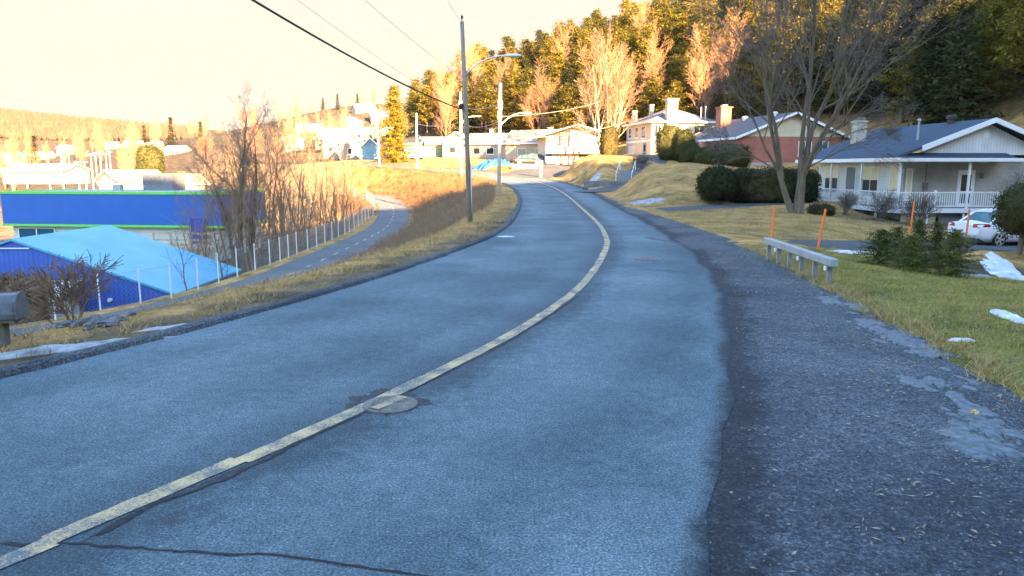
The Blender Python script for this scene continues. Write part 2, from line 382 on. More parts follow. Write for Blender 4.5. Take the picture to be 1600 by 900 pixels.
# ------------------------------------------------------------------ mesh helpers
class MB:
    def __init__(s): s.v = []; s.f = []
    def quad(s, a, b, c, d):
        k = len(s.v); s.v += [tuple(a), tuple(b), tuple(c), tuple(d)]; s.f.append((k, k + 1, k + 2, k + 3))
    def tri(s, a, b, c):
        k = len(s.v); s.v += [tuple(a), tuple(b), tuple(c)]; s.f.append((k, k + 1, k + 2))
    def box(s, x0, x1, y0, y1, z0, z1, T=None):
        k = len(s.v)
        P = [(x, y, z) for z in (z0, z1) for y in (y0, y1) for x in (x0, x1)]
        if T: P = [tuple(T(Vector(p))) for p in P]
        s.v += P
        for f in ((0, 2, 3, 1), (4, 5, 7, 6), (0, 1, 5, 4), (2, 6, 7, 3), (0, 4, 6, 2), (1, 3, 7, 5)): s.f.append(tuple(k + i for i in f))
    def poly_prism(s, pts, off):
        """closed polygon pts (3D) swept by vector off"""
        k = len(s.v); n = len(pts); off = Vector(off)
        s.v += [tuple(p) for p in pts] + [tuple(Vector(p) + off) for p in pts]
        s.f.append(tuple(range(k + n - 1, k - 1, -1))); s.f.append(tuple(range(k + n, k + 2 * n)))
        for i in range(n):
            j = (i + 1) % n; s.f.append((k + i, k + j, k + n + j, k + n + i))
    def tube(s, pts, rad, sides=6, cap=True):
        n = len(pts)
        if isinstance(rad, (int, float)): rad = [rad] * n
        pts = [Vector(p) for p in pts]
        k = len(s.v); u = None
        for i in range(n):
            d = pts[min(i + 1, n - 1)] - pts[max(i - 1, 0)]
            if d.length < 1e-9: d = Vector((0, 0, 1))
            d.normalize()
            if u is None:
                u = d.orthogonal().normalized()
            else:
                u = u - d * u.dot(d)
                u = u.normalized() if u.length > 1e-6 else d.orthogonal().normalized()
            w = d.cross(u); p = pts[i]; r = rad[i]
            for j in range(sides):
                a = 2 * math.pi * j / sides; ca, sa = math.cos(a) * r, math.sin(a) * r
                s.v.append((p.x + u.x * ca + w.x * sa, p.y + u.y * ca + w.y * sa, p.z + u.z * ca + w.z * sa))
        for i in range(n - 1):
            a = k + i * sides
            for j in range(sides):
                j2 = (j + 1) % sides
                s.f.append((a + j, a + j2, a + sides + j2, a + sides + j))
        if cap and sides > 3:
            s.f.append(tuple(range(k + sides - 1, k - 1, -1)))
            e = k + (n - 1) * sides; s.f.append(tuple(range(e, e + sides)))
    def lathe(s, prof, c=(0, 0, 0), sides=16, axis='Z'):
        k = len(s.v); n = len(prof)
        for r, h in prof:
            for j in range(sides):
                a = 2 * math.pi * j / sides
                x, y, z = r * math.cos(a), r * math.sin(a), h
                if axis == 'Y': x, y, z = x, h, y
                s.v.append((c[0] + x, c[1] + y, c[2] + z))
        for i in range(n - 1):
            for j in range(sides):
                j2 = (j + 1) % sides; a = k + i * sides; s.f.append((a + j, a + j2, a + sides + j2, a + sides + j))
        s.f.append(tuple(range(k + sides - 1, k - 1, -1))); e = k + (n - 1) * sides; s.f.append(tuple(range(e, e + sides)))
    def build(s, name, mat, parent=None, smooth=False, bevel=0.0):
        me = bpy.data.meshes.new(name); me.from_pydata(s.v, [], s.f); me.update()
        if smooth: me.polygons.foreach_set('use_smooth', [True] * len(me.polygons))
        me.materials.append(M[mat] if isinstance(mat, str) else mat)
        o = bpy.data.objects.new(name, me); COL.objects.link(o)
        if parent: o.parent = parent
        if bevel:
            b = o.modifiers.new('bevel', 'BEVEL'); b.width = bevel; b.segments = 2; b.limit_method = 'ANGLE'
        return o
def tag(o, label=None, cat=None, group=None, kind=None):
    if label: o['label'] = label
    if cat: o['category'] = cat
    if group: o['group'] = group
    if kind: o['kind'] = kind
    return o
def thing(name, label, cat, loc=(0, 0, 0), rz=0.0, group=None):
    o = bpy.data.objects.new(name, None); COL.objects.link(o)
    o.empty_display_size = 0.2
    o.location = loc; o.rotation_euler = (0, 0, rz)
    return tag(o, label, cat, group)
def copy_tree(o, loc=None, rz=None, sc=None, label=None, group=None, parent=None):
    c = o.copy(); COL.objects.link(c)
    if parent: c.parent = parent
    for ch in list(o.children): copy_tree(ch, parent=c)
    if loc is not None: c.location = loc
    if rz is not None: c.rotation_euler = (0, 0, rz)
    if sc is not None: c.scale = sc if hasattr(sc, '__len__') else (sc, sc, sc)
    if label: c['label'] = label
    if group: c['group'] = group
    return c

# ------------------------------------------------------------------ terrain
# road centre line: x, y, z, left half width, seam offset, right limit of the gravel
ROAD = np.array([
    (-17.0, -18, 0, 4.4, 6.2, 10.5), (-9.6, -7, 0, 4.4, 6.0, 10.0), (-5.6, 0.0, 0, 4.4, 5.0, 8.6), (-3.05, 4.4, 0, 4.4, 4.1, 7.8), (-1.15, 8.0, 0, 4.5, 3.40, 6.6),
    (0.35, 11.6, 0, 4.6, 2.98, 5.6), (1.62, 16, 0, 4.5, 2.75, 4.75), (2.85, 22.5, 0, 4.2, 2.45, 4.2), (3.36, 27, 0, 3.95, 2.25, 3.9),
    (3.78, 33.5, 0, 3.8, 2.25, 3.5), (4.2, 46, 0, 3.75, 2.3, 2.95), (4.4, 58, .15, 3.8, 2.4, 2.8), (4.0, 70, .5, 3.9, 2.5, 2.8),
    (2.2, 82, 1.0, 4, 2.6, 2.9), (-2, 93, 1.5, 4, 2.7, 3.0), (-9, 103, 2.1, 4, 2.8, 3.1), (-18, 110, 2.6, 4, 2.8, 3.1), (-29, 115, 2.9, 4, 2.8, 3.1),
    (-45, 124, 2.5, 4, 2.8, 3.1), (-60, 143, 1.0, 4, 2.8, 3.1), (-75, 172, -1, 4, 2.8, 3.1)])
PATH = np.array([(-40, 2, -3.3), (-24, 12, -2.7), (-17, 18.5, -2.5), (-13.9, 21.6, -2.5), (-12.0, 25.3, -2.5), (-10.7, 30.5, -2.5), (-10.3, 35, -2.5), (-10.15, 45, -2.5), (-10.2, 56, -2.5),
                 (-10.6, 64, -2.4), (-11.4, 71, -2.2), (-12.3, 77, -1.9), (-13.8, 84, -1.6), (-15.6, 90, -1.3), (-18, 95, -1.1), (-24, 100, -1.2), (-33, 104, -1.6), (-50, 112, -2.0)])
DRIVE = np.array([(4.5, 23.6, 0), (6.6, 24.3, 0), (11, 25.6, -.22), (16, 27.8, -.48), (22, 30.3, -.73), (30, 33, -.75), (42, 37, -.7)])
DRIVE2 = np.array([(5.5, 41.5, 0), (8, 42.5, 0), (11.5, 45, .03), (15.0, 47.6, .08), (20, 51, 0.1)])
DRIVE3 = np.array([(5.5, 64.5, .35), (8, 66, .45), (11, 69.5, .9), (13.5, 76, 2.0), (16.5, 88, 3.8), (17, 96, 4.1)])
COURT = np.array([(0.5, 87, 1.15), (4, 97, 2.1), (5, 106, 2.7), (4, 116, 3.1)])
def resample(P, step=0.8):
    """Catmull-Rom through the rows of P"""
    out = []
    n = len(P)
    for i in range(n - 1):
        p0, p1, p2, p3 = P[max(i - 1, 0)], P[i], P[i + 1], P[min(i + 2, n - 1)]
        L = np.linalg.norm((p2 - p1)[:2]); k = max(2, int(L / step))
        for j in range(k):
            t = j / k
            out.append(0.5 * ((2 * p1) + (-p0 + p2) * t + (2 * p0 - 5 * p1 + 4 * p2 - p3) * t * t + (-p0 + 3 * p1 - 3 * p2 + p3) * t ** 3))
    out.append(P[-1])
    return np.array(out)
road, path, drive, drive2, drive3, court = (resample(p) for p in (ROAD, PATH, DRIVE, DRIVE2, DRIVE3, COURT))
def normals(P):
    d = np.gradient(P[:, :2], axis=0); d /= np.linalg.norm(d, axis=1)[:, None]
    return np.stack([d[:, 1], -d[:, 0]], 1)                  # to the right of travel
rn, pn, dn, dn2, dn3, cn = (normals(p) for p in (road, path, drive, drive2, drive3, court))
def near(P, N, x, y):
    """nearest index, signed offset (right positive)"""
    idx = np.empty(len(x), int); off = np.empty(len(x))
    for a in range(0, len(x), 20000):
        xx, yy = x[a:a + 20000], y[a:a + 20000]
        d2 = (xx[:, None] - P[None, :, 0]) ** 2 + (yy[:, None] - P[None, :, 1]) ** 2
        i = d2.argmin(1); d = np.sqrt(d2[np.arange(len(xx)), i])
        sg = np.sign((xx - P[i, 0]) * N[i, 0] + (yy - P[i, 1]) * N[i, 1])
        idx[a:a + 20000] = i; off[a:a + 20000] = d * sg
    return idx, off
CP = [  # surveyed spot heights x, y, z
    (-12, 2, -1.2), (-9, 8, -.6), (-16, 11, -2.6), (-25, 4, -3.2), (-40, -10, -4), (-60, 20, -6), (-9, -12, -.3), (-25, -20, -2),
    (-6.6, 22, -1.3), (-5.6, 30, -1.4), (-4.6, 40, -1.35), (-4.4, 50, -1.25), (-5, 60, -1.1), (-6, 70, -.7), (-8, 80, -.3), (-12, 91, .4), (-9, 90, .8),
    (-18, 24, -4.6), (-16, 33, -4.9), (-15.5, 45, -4.2), (-15.5, 55, -4.2), (-17, 65, -4.5), (-20, 40, -5.6), (-25, 50, -6), (-35, 38, -6), (-35, 60, -6), (-50, 70, -6.3), (-30, 80, -6), (-20, 80, -3.8), (-23, 92, -3), (-38, 96, -4.5),
    (-70, 90, -7), (-100, 100, -7), (-150, 150, -6), (-100, 200, -4), (-250, 150, -5), (-200, 300, 2), (-60, 190, 2), (-60, 250, 10), (-68, 320, 24), (-85, 380, 33), (-110, 340, 22), (-140, 330, 10), (-90, 450, 36),
    (-320, 500, 8), (-250, 500, 14), (-500, 600, 12), (-800, 950, 78), (-623, 900, 61), (-456, 900, 44), (-350, 900, 36), (-250, 800, 36), (-100, 800, 40), (0, 700, 45), (200, 700, 60), (-500, 750, 26), (-600, 750, 30),
    (-1500, 1500, 70), (1500, 1500, 70), (0, 1500, 50), (-1500, 0, 0), (-1500, -500, 0), (1500, -500, 40), (1500, 300, 60), (0, -600, 0), (-400, -200, 0),
    (9, -8, 0), (9, 4, .02), (14, 4, .05), (25, 4, .3), (7.5, 12, .06), (10, 12, .0), (15, 12, -.15), (8.5, 18, -.02), (10, 20.5, -.25), (13.4, 20.6, -.75), (18, 22, -.9), (14, 16.5, -.3), (22, 18, -.6), (30, 20, 0),
    (9, 30, .05), (9.5, 35, .03), (14, 34, -.12), (15.7, 40, -.12), (19, 36, -.5), (20, 42, -.6), (24, 41, -1.0), (28, 40, -1.0), (34, 41, -1), (12, 40, .05), (16, 44, .0), (20, 47, -.1), (22, 52, -.3), (26, 50, -.8), (36, 50, 1), (40, 55, 4), (30, 64, 2), (36, 62, 4),
    (8, 51, .35), (8.3, 56, .7), (10.5, 55, 1.6), (13, 55, 1.8), (15, 55, 1.0), (19, 56, .6), (14, 60, 2.7), (18, 61, 2.4), (11.5, 63, 2.7), (9.6, 62, 1.5), (18, 66, 2.5), (24, 70, 2.6), (28, 72, 2.6), (20, 80, 2.8), (30, 85, 3.2), (36, 78, 5), (14, 68, 2.6),
    (6.0, 76, 1.2), (8, 75, 2.3), (9.5, 79, 3.5), (7, 84, 3.0), (10, 90, 4.0), (12.5, 82, 3.6), (15, 82, 3.0), (21, 98, 4), (28, 100, 4), (24, 112, 4.4), (9, 100, 3.3), (11, 112, 3.2),
    (-4, 108, 2.9), (-8, 120, 3.2), (12, 122, 3.4), (0, 128, 3.8), (-15, 130, 3.8), (-28, 130, 3.6), (10, 135, 4.6), (-40, 142, 3.2),
    (-38, 190, 6), (-38, 215, 11), (-55, 230, 8), (-20, 165, 6), (-17, 195, 17), (0, 146, 6), (0, 180, 21), (20, 122, 6), (25, 150, 19), (30, 180, 30), (38, 95, 8), (48, 112, 21), (60, 130, 36), (42, 68, 6.5), (52, 74, 14), (65, 82, 24), (90, 100, 40),
    (45, 40, 2), (55, 43, 8), (75, 47, 21), (60, 12, 5), (90, 12, 20), (100, 60, 38), (120, 120, 56), (60, 220, 40), (120, 220, 58), (0, 240, 22), (0, 300, 22), (-30, 260, 12), (-60, 300, 16),
]
# the wooded ridge behind and to the right of the road that keeps this bend in shade
RIDGE_U = [-140, -80, -45, -15, 2, 12, 28, 42, 55, 64, 76, 86, 95, 110, 140, 180]
RIDGE_T = [30, 30, 30, 31, 30, 24.5, 21, 22.8, 25.2, 27.5, 33, 37.5, 46, 58, 62, 70]
RV = -80.0
for u_, T_ in zip(RIDGE_U, RIDGE_T):
    bx, by = u_ * .866 + RV * -.5, u_ * .5 + RV * .866
    CP.append((bx, by, T_ - 2.4 - math.tan(SUN_EL) * RV))
    CP.append((bx + 30, by - 52, T_ + 22))
    if u_ < 70: CP.append((bx - 14, by + 24, 5.0 if u_ > -60 else 2))
CP = np.array(CP, float)
K = np.linalg.norm(CP[:, None, :2] - CP[None, :, :2], axis=2)
n_ = len(CP)
A = np.zeros((n_ + 3, n_ + 3)); A[:n_, :n_] = K + np.eye(n_) * -0.15
A[:n_, n_] = 1; A[:n_, n_ + 1:] = CP[:, :2]; A[n_, :n_] = 1; A[n_ + 1:, :n_] = CP[:, :2].T
W = np.linalg.solve(A, np.concatenate([CP[:, 2], np.zeros(3)]))
def sstep(t): t = np.clip(t, 0, 1); return t * t * (3 - 2 * t)
def height(x, y):
    x = np.atleast_1d(np.asarray(x, float)); y = np.atleast_1d(np.asarray(y, float))
    z = np.empty(len(x))
    for a in range(0, len(x), 20000):
        xx, yy = x[a:a + 20000], y[a:a + 20000]
        r = np.sqrt((xx[:, None] - CP[None, :, 0]) ** 2 + (yy[:, None] - CP[None, :, 1]) ** 2)
        z[a:a + 20000] = r @ W[:n_] + W[n_] + W[n_ + 1] * xx + W[n_ + 2] * yy
    z = z + 0.05 * np.sin(x * 1.3 + np.sin(y * .9)) * np.sin(y * 1.1 + 1.7 * np.sin(x * .6)) * np.clip(np.hypot(x, y) / 30, .3, 1)
    def blend(z, P, N, lw, rw, flat, fade, dz):
        i, off = near(P, N, x, y)
        d = np.where(off < 0, -off - lw[i], off - rw[i])
        fl = np.where(off < 0, flat[0], flat[1]); fd = np.where(off < 0, fade[0], fade[1])
        w = 1 - sstep((d - fl) / fd)
        tgt = P[i, 2] + np.where(d > 0.05, dz[1], dz[0])
        return z * (1 - w) + tgt * w
    z = blend(z, drive3, dn3, np.full(len(drive3), 1.8), np.full(len(drive3), 1.8), (0.1, 0.1), (3, 3), (-0.05, 0.02))
    z = blend(z, court, cn, np.full(len(court), 4.0), np.full(len(court), 4.0), (0.1, 0.1), (3, 3), (-0.05, 0.02))
    z = blend(z, drive2, dn2, np.full(len(drive2), 1.7), np.full(len(drive2), 1.7), (0.1, 0.1), (2.5, 2.5), (-0.05, 0.01))
    z = blend(z, drive, dn, np.full(len(drive), 2.0), np.full(len(drive), 2.0), (0.15, 0.15), (2.5, 2.5), (-0.05, 0.01))
    z = blend(z, path, pn, np.full(len(path), 1.55), np.full(len(path), 1.55), (0.6, 0.2), (2.5, 3.0), (-0.06, 0.0))
    z = blend(z, road, rn, road[:, 3] + .1, road[:, 5], (1.5, 0.3), (3.0, 3.0), (-0.08, 0.02))
    return z
def gz(x, y): return float(height(x, y)[0])

def lines(segs):
    out = [segs[0][0]]
    for a, b_, st in segs:
        n = max(1, int(round((b_ - a) / st))); out += list(np.linspace(a, b_, n + 1)[1:])
    return np.array(out)
gx = lines([(-2500, -800, 100), (-800, -300, 40), (-300, -110, 14), (-110, -50, 4), (-50, -20, 1.2), (-20, 18, 0.4), (18, 45, 0.7), (45, 130, 3), (130, 400, 20), (400, 2500, 120)])
gy = lines([(-700, -160, 45), (-160, -20, 4), (-20, 2, 1.0), (2, 30, 0.4), (30, 60, 0.55), (60, 130, 1.0), (130, 260, 3.5), (260, 600, 14), (600, 1200, 40), (1200, 3000, 150)])
X, Y = np.meshgrid(gx, gy); xf, yf = X.ravel(), Y.ravel()
Z = height(xf, yf)
nx, ny = len(gx), len(gy)
fi = np.arange(nx * ny).reshape(ny, nx)
faces = np.stack([fi[:-1, :-1].ravel(), fi[:-1, 1:].ravel(), fi[1:, 1:].ravel(), fi[1:, :-1].ravel()], 1)
me = bpy.data.meshes.new('ground')
me.from_pydata(np.stack([xf, yf, Z], 1).tolist(), [], faces.tolist())
me.polygons.foreach_set('use_smooth', [True] * len(me.polygons))
# what covers the ground where: turf, straw, leaf mould, valley soil
def box_w(x0, x1, y0, y1, f): return sstep((xf - x0) / f + .5) * sstep((x1 - xf) / f + .5) * sstep((yf - y0) / f + .5) * sstep((y1 - yf) / f + .5)
STRAW = np.array((0.46, 0.27, 0.11)); TURF = np.array((0.21, 0.20, 0.06)); MOULD = np.array((0.10, 0.07, 0.045)); SOIL = np.array((0.08, 0.064, 0.052)); RUST = np.array((0.22, 0.13, 0.062)); EARTH = np.array((0.12, 0.10, 0.08))
colr = np.tile(STRAW, (len(xf), 1))
def lay(w, c):
    global colr
    colr = colr * (1 - w[:, None]) + c * w[:, None]
hillw = sstep((Z - 5.5) / 4) * ((xf > -70) & (yf > 0)) * (yf < 330)
lay(hillw, MOULD)
lay(sstep((-14 - xf) / 3) * (yf < 130), EARTH * 1.2)
lay(sstep((-60 - xf) / 10) * sstep((yf - 110) / 40), SOIL)
lay(sstep((yf - 138) / 14) * sstep((8 - xf) / 10) * (1 - hillw), SOIL)
lay(box_w(-24, 2, 72, 112, 8) * 0.9, RUST)
lay(box_w(4, 60, -20, 23.0, 1.5) * 0.85, TURF)
lay(box_w(12.6, 19, 18.6, 23.5, 1.2) * 0.9, EARTH * .8)
lay(box_w(7, 20, 27, 44, 4) * 0.28, TURF)
lay(box_w(18, 34, 38, 46, 3) * 0.8, EARTH)
ri, ro = near(road, rn, xf, yf)
lay(((ro < 0) & (ro > -road[ri, 3] - 1.1)) * (yf < 45) * 0.75, EARTH)
ca = me.color_attributes.new('cover', 'FLOAT_COLOR', 'POINT')
ca.data.foreach_set('color', np.concatenate([colr, np.ones((len(xf), 1))], 1).ravel().astype(np.float32))
m, nt, n, l, b = new_mat('soil_and_turf'); M['soil_and_turf'] = m
a_ = n.new('ShaderNodeAttribute'); a_.attribute_name = 'cover'
t = n.new('ShaderNodeTexCoord')
n1 = n.new('ShaderNodeTexNoise'); n1.inputs['Scale'].default_value = 0.6; n1.inputs['Detail'].default_value = 9; n1.inputs['Roughness'].default_value = 0.68
n2 = n.new('ShaderNodeTexNoise'); n2.inputs['Scale'].default_value = 14; n2.inputs['Detail'].default_value = 6; n2.inputs['Roughness'].default_value = 0.75
n3 = n.new('ShaderNodeTexNoise'); n3.inputs['Scale'].default_value = 1.7; n3.inputs['Detail'].default_value = 6
for q in (n1, n2, n3): l.new(t.outputs['Object'], q.inputs['Vector'])
r1 = ramp(n, [(0.34, (0.42, 0.42, 0.46)), (0.5, (0.92, 0.92, 0.92)), (0.66, (1.45, 1.35, 1.2))]); l.new(n1.outputs['Fac'], r1.inputs[0])
r2 = ramp(n, [(0.30, (0.5, 0.5, 0.5)), (0.5, (1, 1, 1)), (0.7, (1.5, 1.45, 1.35))]); l.new(n2.outputs['Fac'], r2.inputs[0])
r3 = ramp(n, [(0.42, (1, 1, 1)), (0.62, (0.78, 0.84, 0.66))]); l.new(n3.outputs['Fac'], r3.inputs[0])
prev = a_.outputs['Color']
for r_ in (r1, r2, r3):
    x_ = n.new('ShaderNodeMix'); x_.data_type = 'RGBA'; x_.blend_type = 'MULTIPLY'; x_.inputs['Factor'].default_value = 1
    l.new(prev, x_.inputs['A']); l.new(r_.outputs[0], x_.inputs['B']); prev = x_.outputs['Result']
l.new(prev, b.inputs['Base Color']); b.inputs['Roughness'].default_value = 0.95; b.inputs['Specular IOR Level'].default_value = 0.1
bp = n.new('ShaderNodeBump'); bp.inputs['Strength'].default_value = 0.8; bp.inputs['Distance'].default_value = 0.06
l.new(n2.outputs['Fac'], bp.inputs['Height']); l.new(bp.outputs[0], b.inputs['Normal'])
me.materials.append(m)
ground = bpy.data.objects.new('ground', me); COL.objects.link(ground); tag(ground, kind='structure')

def strip(name, P, N, left, right, mat, dz=0.0, ncross=8, kind='structure', i0=0, i1=None, jitter=0.0, seed=1, seam=None):
    """a paved band along a line, from offset left to offset right"""
    i1 = len(P) if i1 is None else i1
    rng = random.Random(seed); mb = MB(); lat = []; edge = []
    L = left if hasattr(left, '__len__') else [left] * len(P); Rr = right if hasattr(right, '__len__') else [right] * len(P)
    for i in range(i0, i1):
        a, c = L[i], Rr[i]
        if jitter:
            q_ = P[i, 1] * 1.1 + P[i, 0] * .3; a += jitter * (mnoise.noise((q_, seed, 0)) + .5 * mnoise.noise((q_ * 5, seed, 0))); c += jitter * (mnoise.noise((q_, seed, 7)) + .5 * mnoise.noise((q_ * 5, seed, 7)))
        for j in range(ncross + 1):
            o = a + (c - a) * j / ncross
            mb.v.append((P[i, 0] + N[i, 0] * o, P[i, 1] + N[i, 1] * o, P[i, 2] + dz)); lat.append(o); edge.append(o - seam[i] if seam is not None else -9)
    w = ncross + 1
    for i in range(i1 - i0 - 1):
        for j in range(ncross):
            k = i * w + j; mb.f.append((k, k + 1, k + w + 1, k + w))
    o = mb.build(name, mat); tag(o, kind=kind)
    at_ = o.data.attributes.new('lat', 'FLOAT', 'POINT'); at_.data.foreach_set('value', np.array(lat, np.float32))
    at_ = o.data.attributes.new('edge', 'FLOAT', 'POINT'); at_.data.foreach_set('value', np.array(edge, np.float32))
    return o
strip('road', road, rn, -road[:, 3], road[:, 4] + 0.05, 'asphalt', 0.0, 14, seam=road[:, 4], jitter=.09)
strip('road_shoulder', road, rn, road[:, 4] - .45, road[:, 5] + .25, 'gravelly', -0.006, 10, jitter=0.25, seam=road[:, 4])
strip('bike_path', path, pn, -1.5, 1.5, 'path_asphalt', 0.0, 4)
strip('driveway', drive, dn, -1.95, 1.95, 'drive_asphalt', -0.012, 4, jitter=.15)
strip('driveway', drive2, dn2, -1.6, 1.6, 'drive_asphalt', -0.012, 4, jitter=.15)
strip('driveway', drive3, dn3, -1.7, 1.7, 'drive_asphalt', -0.014, 4, jitter=.15)
strip('side_street', court, cn, -3.8, 3.8, 'drive_asphalt', -0.016, 4)
iN = int(np.argmin(abs(road[:, 1] - 60))) + 1
i20 = int(np.argmin(abs(road[:, 1] - 40)))
# centre line, in stretches
fine_road = resample(ROAD, 0.08); fn = normals(fine_road)
def fidx(y): return int(np.argmin(abs(fine_road[:, 1] - y) + (fine_road[:, 0] < -20) * 1e3))
for a, c, sh in ((-6, 4.45, 0.02), (4.45, 5.80, -0.015), (5.80, 95, 0.03)):
    strip('road_marking', fine_road, fn, -0.088 + sh, 0.088 + sh, 'yellow_paint', 0.008, 1, i0=fidx(a), i1=fidx(c) + 1, jitter=0.025, seed=int(a) + 20)
# centre joint crack and a transverse crack
def crack(pts, w, seed):
    mb = MB(); rng = random.Random(seed)
    P = []
    for (x0, y0), (x1, y1) in zip(pts, pts[1:]):
        n = max(2, int(math.hypot(x1 - x0, y1 - y0) / 0.07))
        for i in range(n):
            t = i / n; P.append((x0 + (x1 - x0) * t, y0 + (y1 - y0) * t))
    for i, (x, y) in enumerate(P):
        j = min(i + 1, len(P) - 1); k = max(i - 1, 0)
        d = Vector((P[j][0] - P[k][0], P[j][1] - P[k][1])).normalized(); nn = Vector((d.y, -d.x))
        off = 0.035 * mnoise.noise((i * .22, seed, 0)) + 0.02 * mnoise.noise((i * .8, seed, 3))
        ww = w * (0.35 + 0.9 * abs(mnoise.noise((i * .35, seed, 9))) + rng.random() * .25)
        for s_ in (-1, 1):
            mb.v.append((x + nn.x * (off + s_ * ww), y + nn.y * (off + s_ * ww), 0.005))
    for i in range(len(P) - 1): mb.f.append((2 * i, 2 * i + 1, 2 * i + 3, 2 * i + 2))
    tag(mb.build('road_crack', 'crack'), kind='structure')
crack([gp(*p) for p in ((0, 850), (120, 851), (300, 862), (470, 872), (560, 886), (640, 897), (760, 912))], 0.018, 3)
crack([gp(*p) for p in ((150, 838), (240, 790), (350, 752), (440, 706), (520, 668), (575, 645))], 0.022, 5)
crack([gp(*p) for p in ((640, 612), (700, 582), (735, 560), (790, 537), (850, 500), (905, 462))], 0.02, 8)
crack([gp(*p) for p in ((150, 838), (185, 815), (240, 790))], 0.01, 11)
crack([gp(*p) for p in ((1000, 421), (1040, 423), (1082, 427))], 0.03, 14)
def joint(pts, w, seed):
    mb = MB(); P = []
    for (x0, y0), (x1, y1) in zip(pts, pts[1:]):
        n = max(2, int(math.hypot(x1 - x0, y1 - y0) / 0.05)); P += [(x0 + (x1 - x0) * i / n, y0 + (y1 - y0) * i / n) for i in range(n)]
    for i, (x, y) in enumerate(P):
        e = min(1, i / 12, (len(P) - 1 - i) / 12)
        for s_ in (-1, 1):
            ww = w * e * (.7 + .9 * mnoise.noise((i * .12, seed, s_)) + .5 * mnoise.noise((i * .6, seed, s_)))
            mb.v.append((x + .87 * s_ * ww, y - .5 * s_ * ww, .0035))
    for i in range(len(P) - 1): mb.f.append((2 * i, 2 * i + 1, 2 * i + 3, 2 * i + 2))
    tag(mb.build('road_patch', 'tar'), kind='structure')
joint([gp(*p) for p in ((120, 852), (240, 785), (350, 745), (440, 702), (520, 664), (590, 640))], .055, 3)
joint([gp(*p) for p in ((630, 615), (700, 580), (760, 553), (830, 512), (905, 462))], .04, 6)
# dashes on the bike path
pf = resample(PATH, 0.2); pfn = normals(pf)
acc = 0; start = None
cum = np.concatenate([[0], np.cumsum(np.linalg.norm(np.diff(pf[:, :2], axis=0), axis=1))])
s0 = 0.6
while s0 < cum[-1] - 30:
    i0, i1 = int(np.searchsorted(cum, s0)), int(np.searchsorted(cum, s0 + 1.0))
    if 15 < pf[i0, 1] and pf[i0,0] > -19: strip('path_marking', pf, pfn, -0.07, 0.07, 'yellow_paint', 0.006, 1, i0=i0, i1=i1 + 1)
    s0 += 2.8
# asphalt berm along the left edge
mb = MB(); sec = [(0.0, -0.02), (0.05, 0.06), (0.12, 0.085), (0.22, 0.08), (0.34, 0.02), (0.42, -0.1)]
kr = resample(ROAD, 0.5); kn = normals(kr); cnt = 0
for i in range(len(kr)):
    if kr[i, 1] > 78: break
    g = 1 + .35 * mnoise.noise((i * .31, 2, 0)); jj = .06 * mnoise.noise((i * .5, 9, 0))
    for o, h in sec:
        q = -(kr[i, 3] - 0.12 + o + jj); mb.v.append((kr[i, 0] + kn[i, 0] * q, kr[i, 1] + kn[i, 1] * q, kr[i, 2] + h * (g if h > 0 else 1)))
    cnt += 1
for i in range(cnt - 1):
    for j in range(len(sec) - 1):
        k = i * len(sec) + j; mb.f.append((k, k + 1, k + len(sec) + 1, k + len(sec)))
tag(mb.build('kerb', 'kerb_asphalt'), kind='structure')

# ------------------------------------------------------------------ ground cover
def inside_poly(px, py, poly):
    c = False; j = len(poly) - 1
    for i in range(len(poly)):
        xi, yi = poly[i]; xj, yj = poly[j]
        if (yi > py) != (yj > py) and px < (xj - xi) * (py - yi) / (yj - yi) + xi: c = not c
        j = i
    return c
def blades(name, pts, h, w, mat, seed, lean=0.6, per=3, spread=.05, kind='stuff'):
    rng = random.Random(seed); mb = MB()
    zs = height([p[0] for p in pts], [p[1] for p in pts])
    for (x, y), z in zip(pts, zs):
        for _ in range(per):
            hh = h * rng.uniform(.4, 1.3); a = rng.uniform(0, 6.283); ln = rng.uniform(0.1, lean) * hh * 1.4
            bx, by = x + rng.gauss(0, spread), y + rng.gauss(0, spread)
            b2 = rng.uniform(0, 6.283); ux, uy = math.cos(b2) * w * .5, math.sin(b2) * w * .5
            tx, ty = bx + math.cos(a) * ln, by + math.sin(a) * ln
            mb.tri((bx - ux, by - uy, z - .01), (bx + ux, by + uy, z - .01), (tx, ty, z + hh))
    return tag(mb.build(name, mat), kind=kind)
rng = random.Random(5)
def road_off(x, y):
    i, o = near(road, rn, np.array([x]), np.array([y])); return i[0], o[0]
# lawn by the guardrail
pts = []
xs = np.array([rng.uniform(4.5, 17) for _ in range(26000)]); ys = np.array([rng.uniform(2.5, 23) ** 1.0 for _ in range(26000)])
ii, oo = near(road, rn, xs, ys); di, do = near(drive, dn, xs, ys)
lim = road[ii, 5] + np.array([0.28 * mnoise.noise((x * .9, y * .9, 4)) + 0.12 * mnoise.noise((x * 4, y * 4, 4)) for x, y in zip(xs, ys)])
ok = (oo > lim) & (abs(do) > 2.0) & (do > 0) & ~((xs > 12.6) & (ys > 18.5))
pts = list(zip(xs[ok], ys[ok]))
blades('lawn_grass', pts, 0.065, 0.010, 'green_grass', 6, lean=1.2, per=6, spread=.045)
blades('lawn_thatch', pts[::3], 0.05, 0.012, 'dry_grass', 16, lean=1.6, per=4, spread=.08)
ed = (oo > lim - .12) & (oo < lim + .5) & (abs(do) > 2.0) & (do > 0)
blades('edge_grass', list(zip(xs[ed], ys[ed])), 0.11, 0.012, 'dry_grass', 17, lean=1.8, per=5, spread=.07)
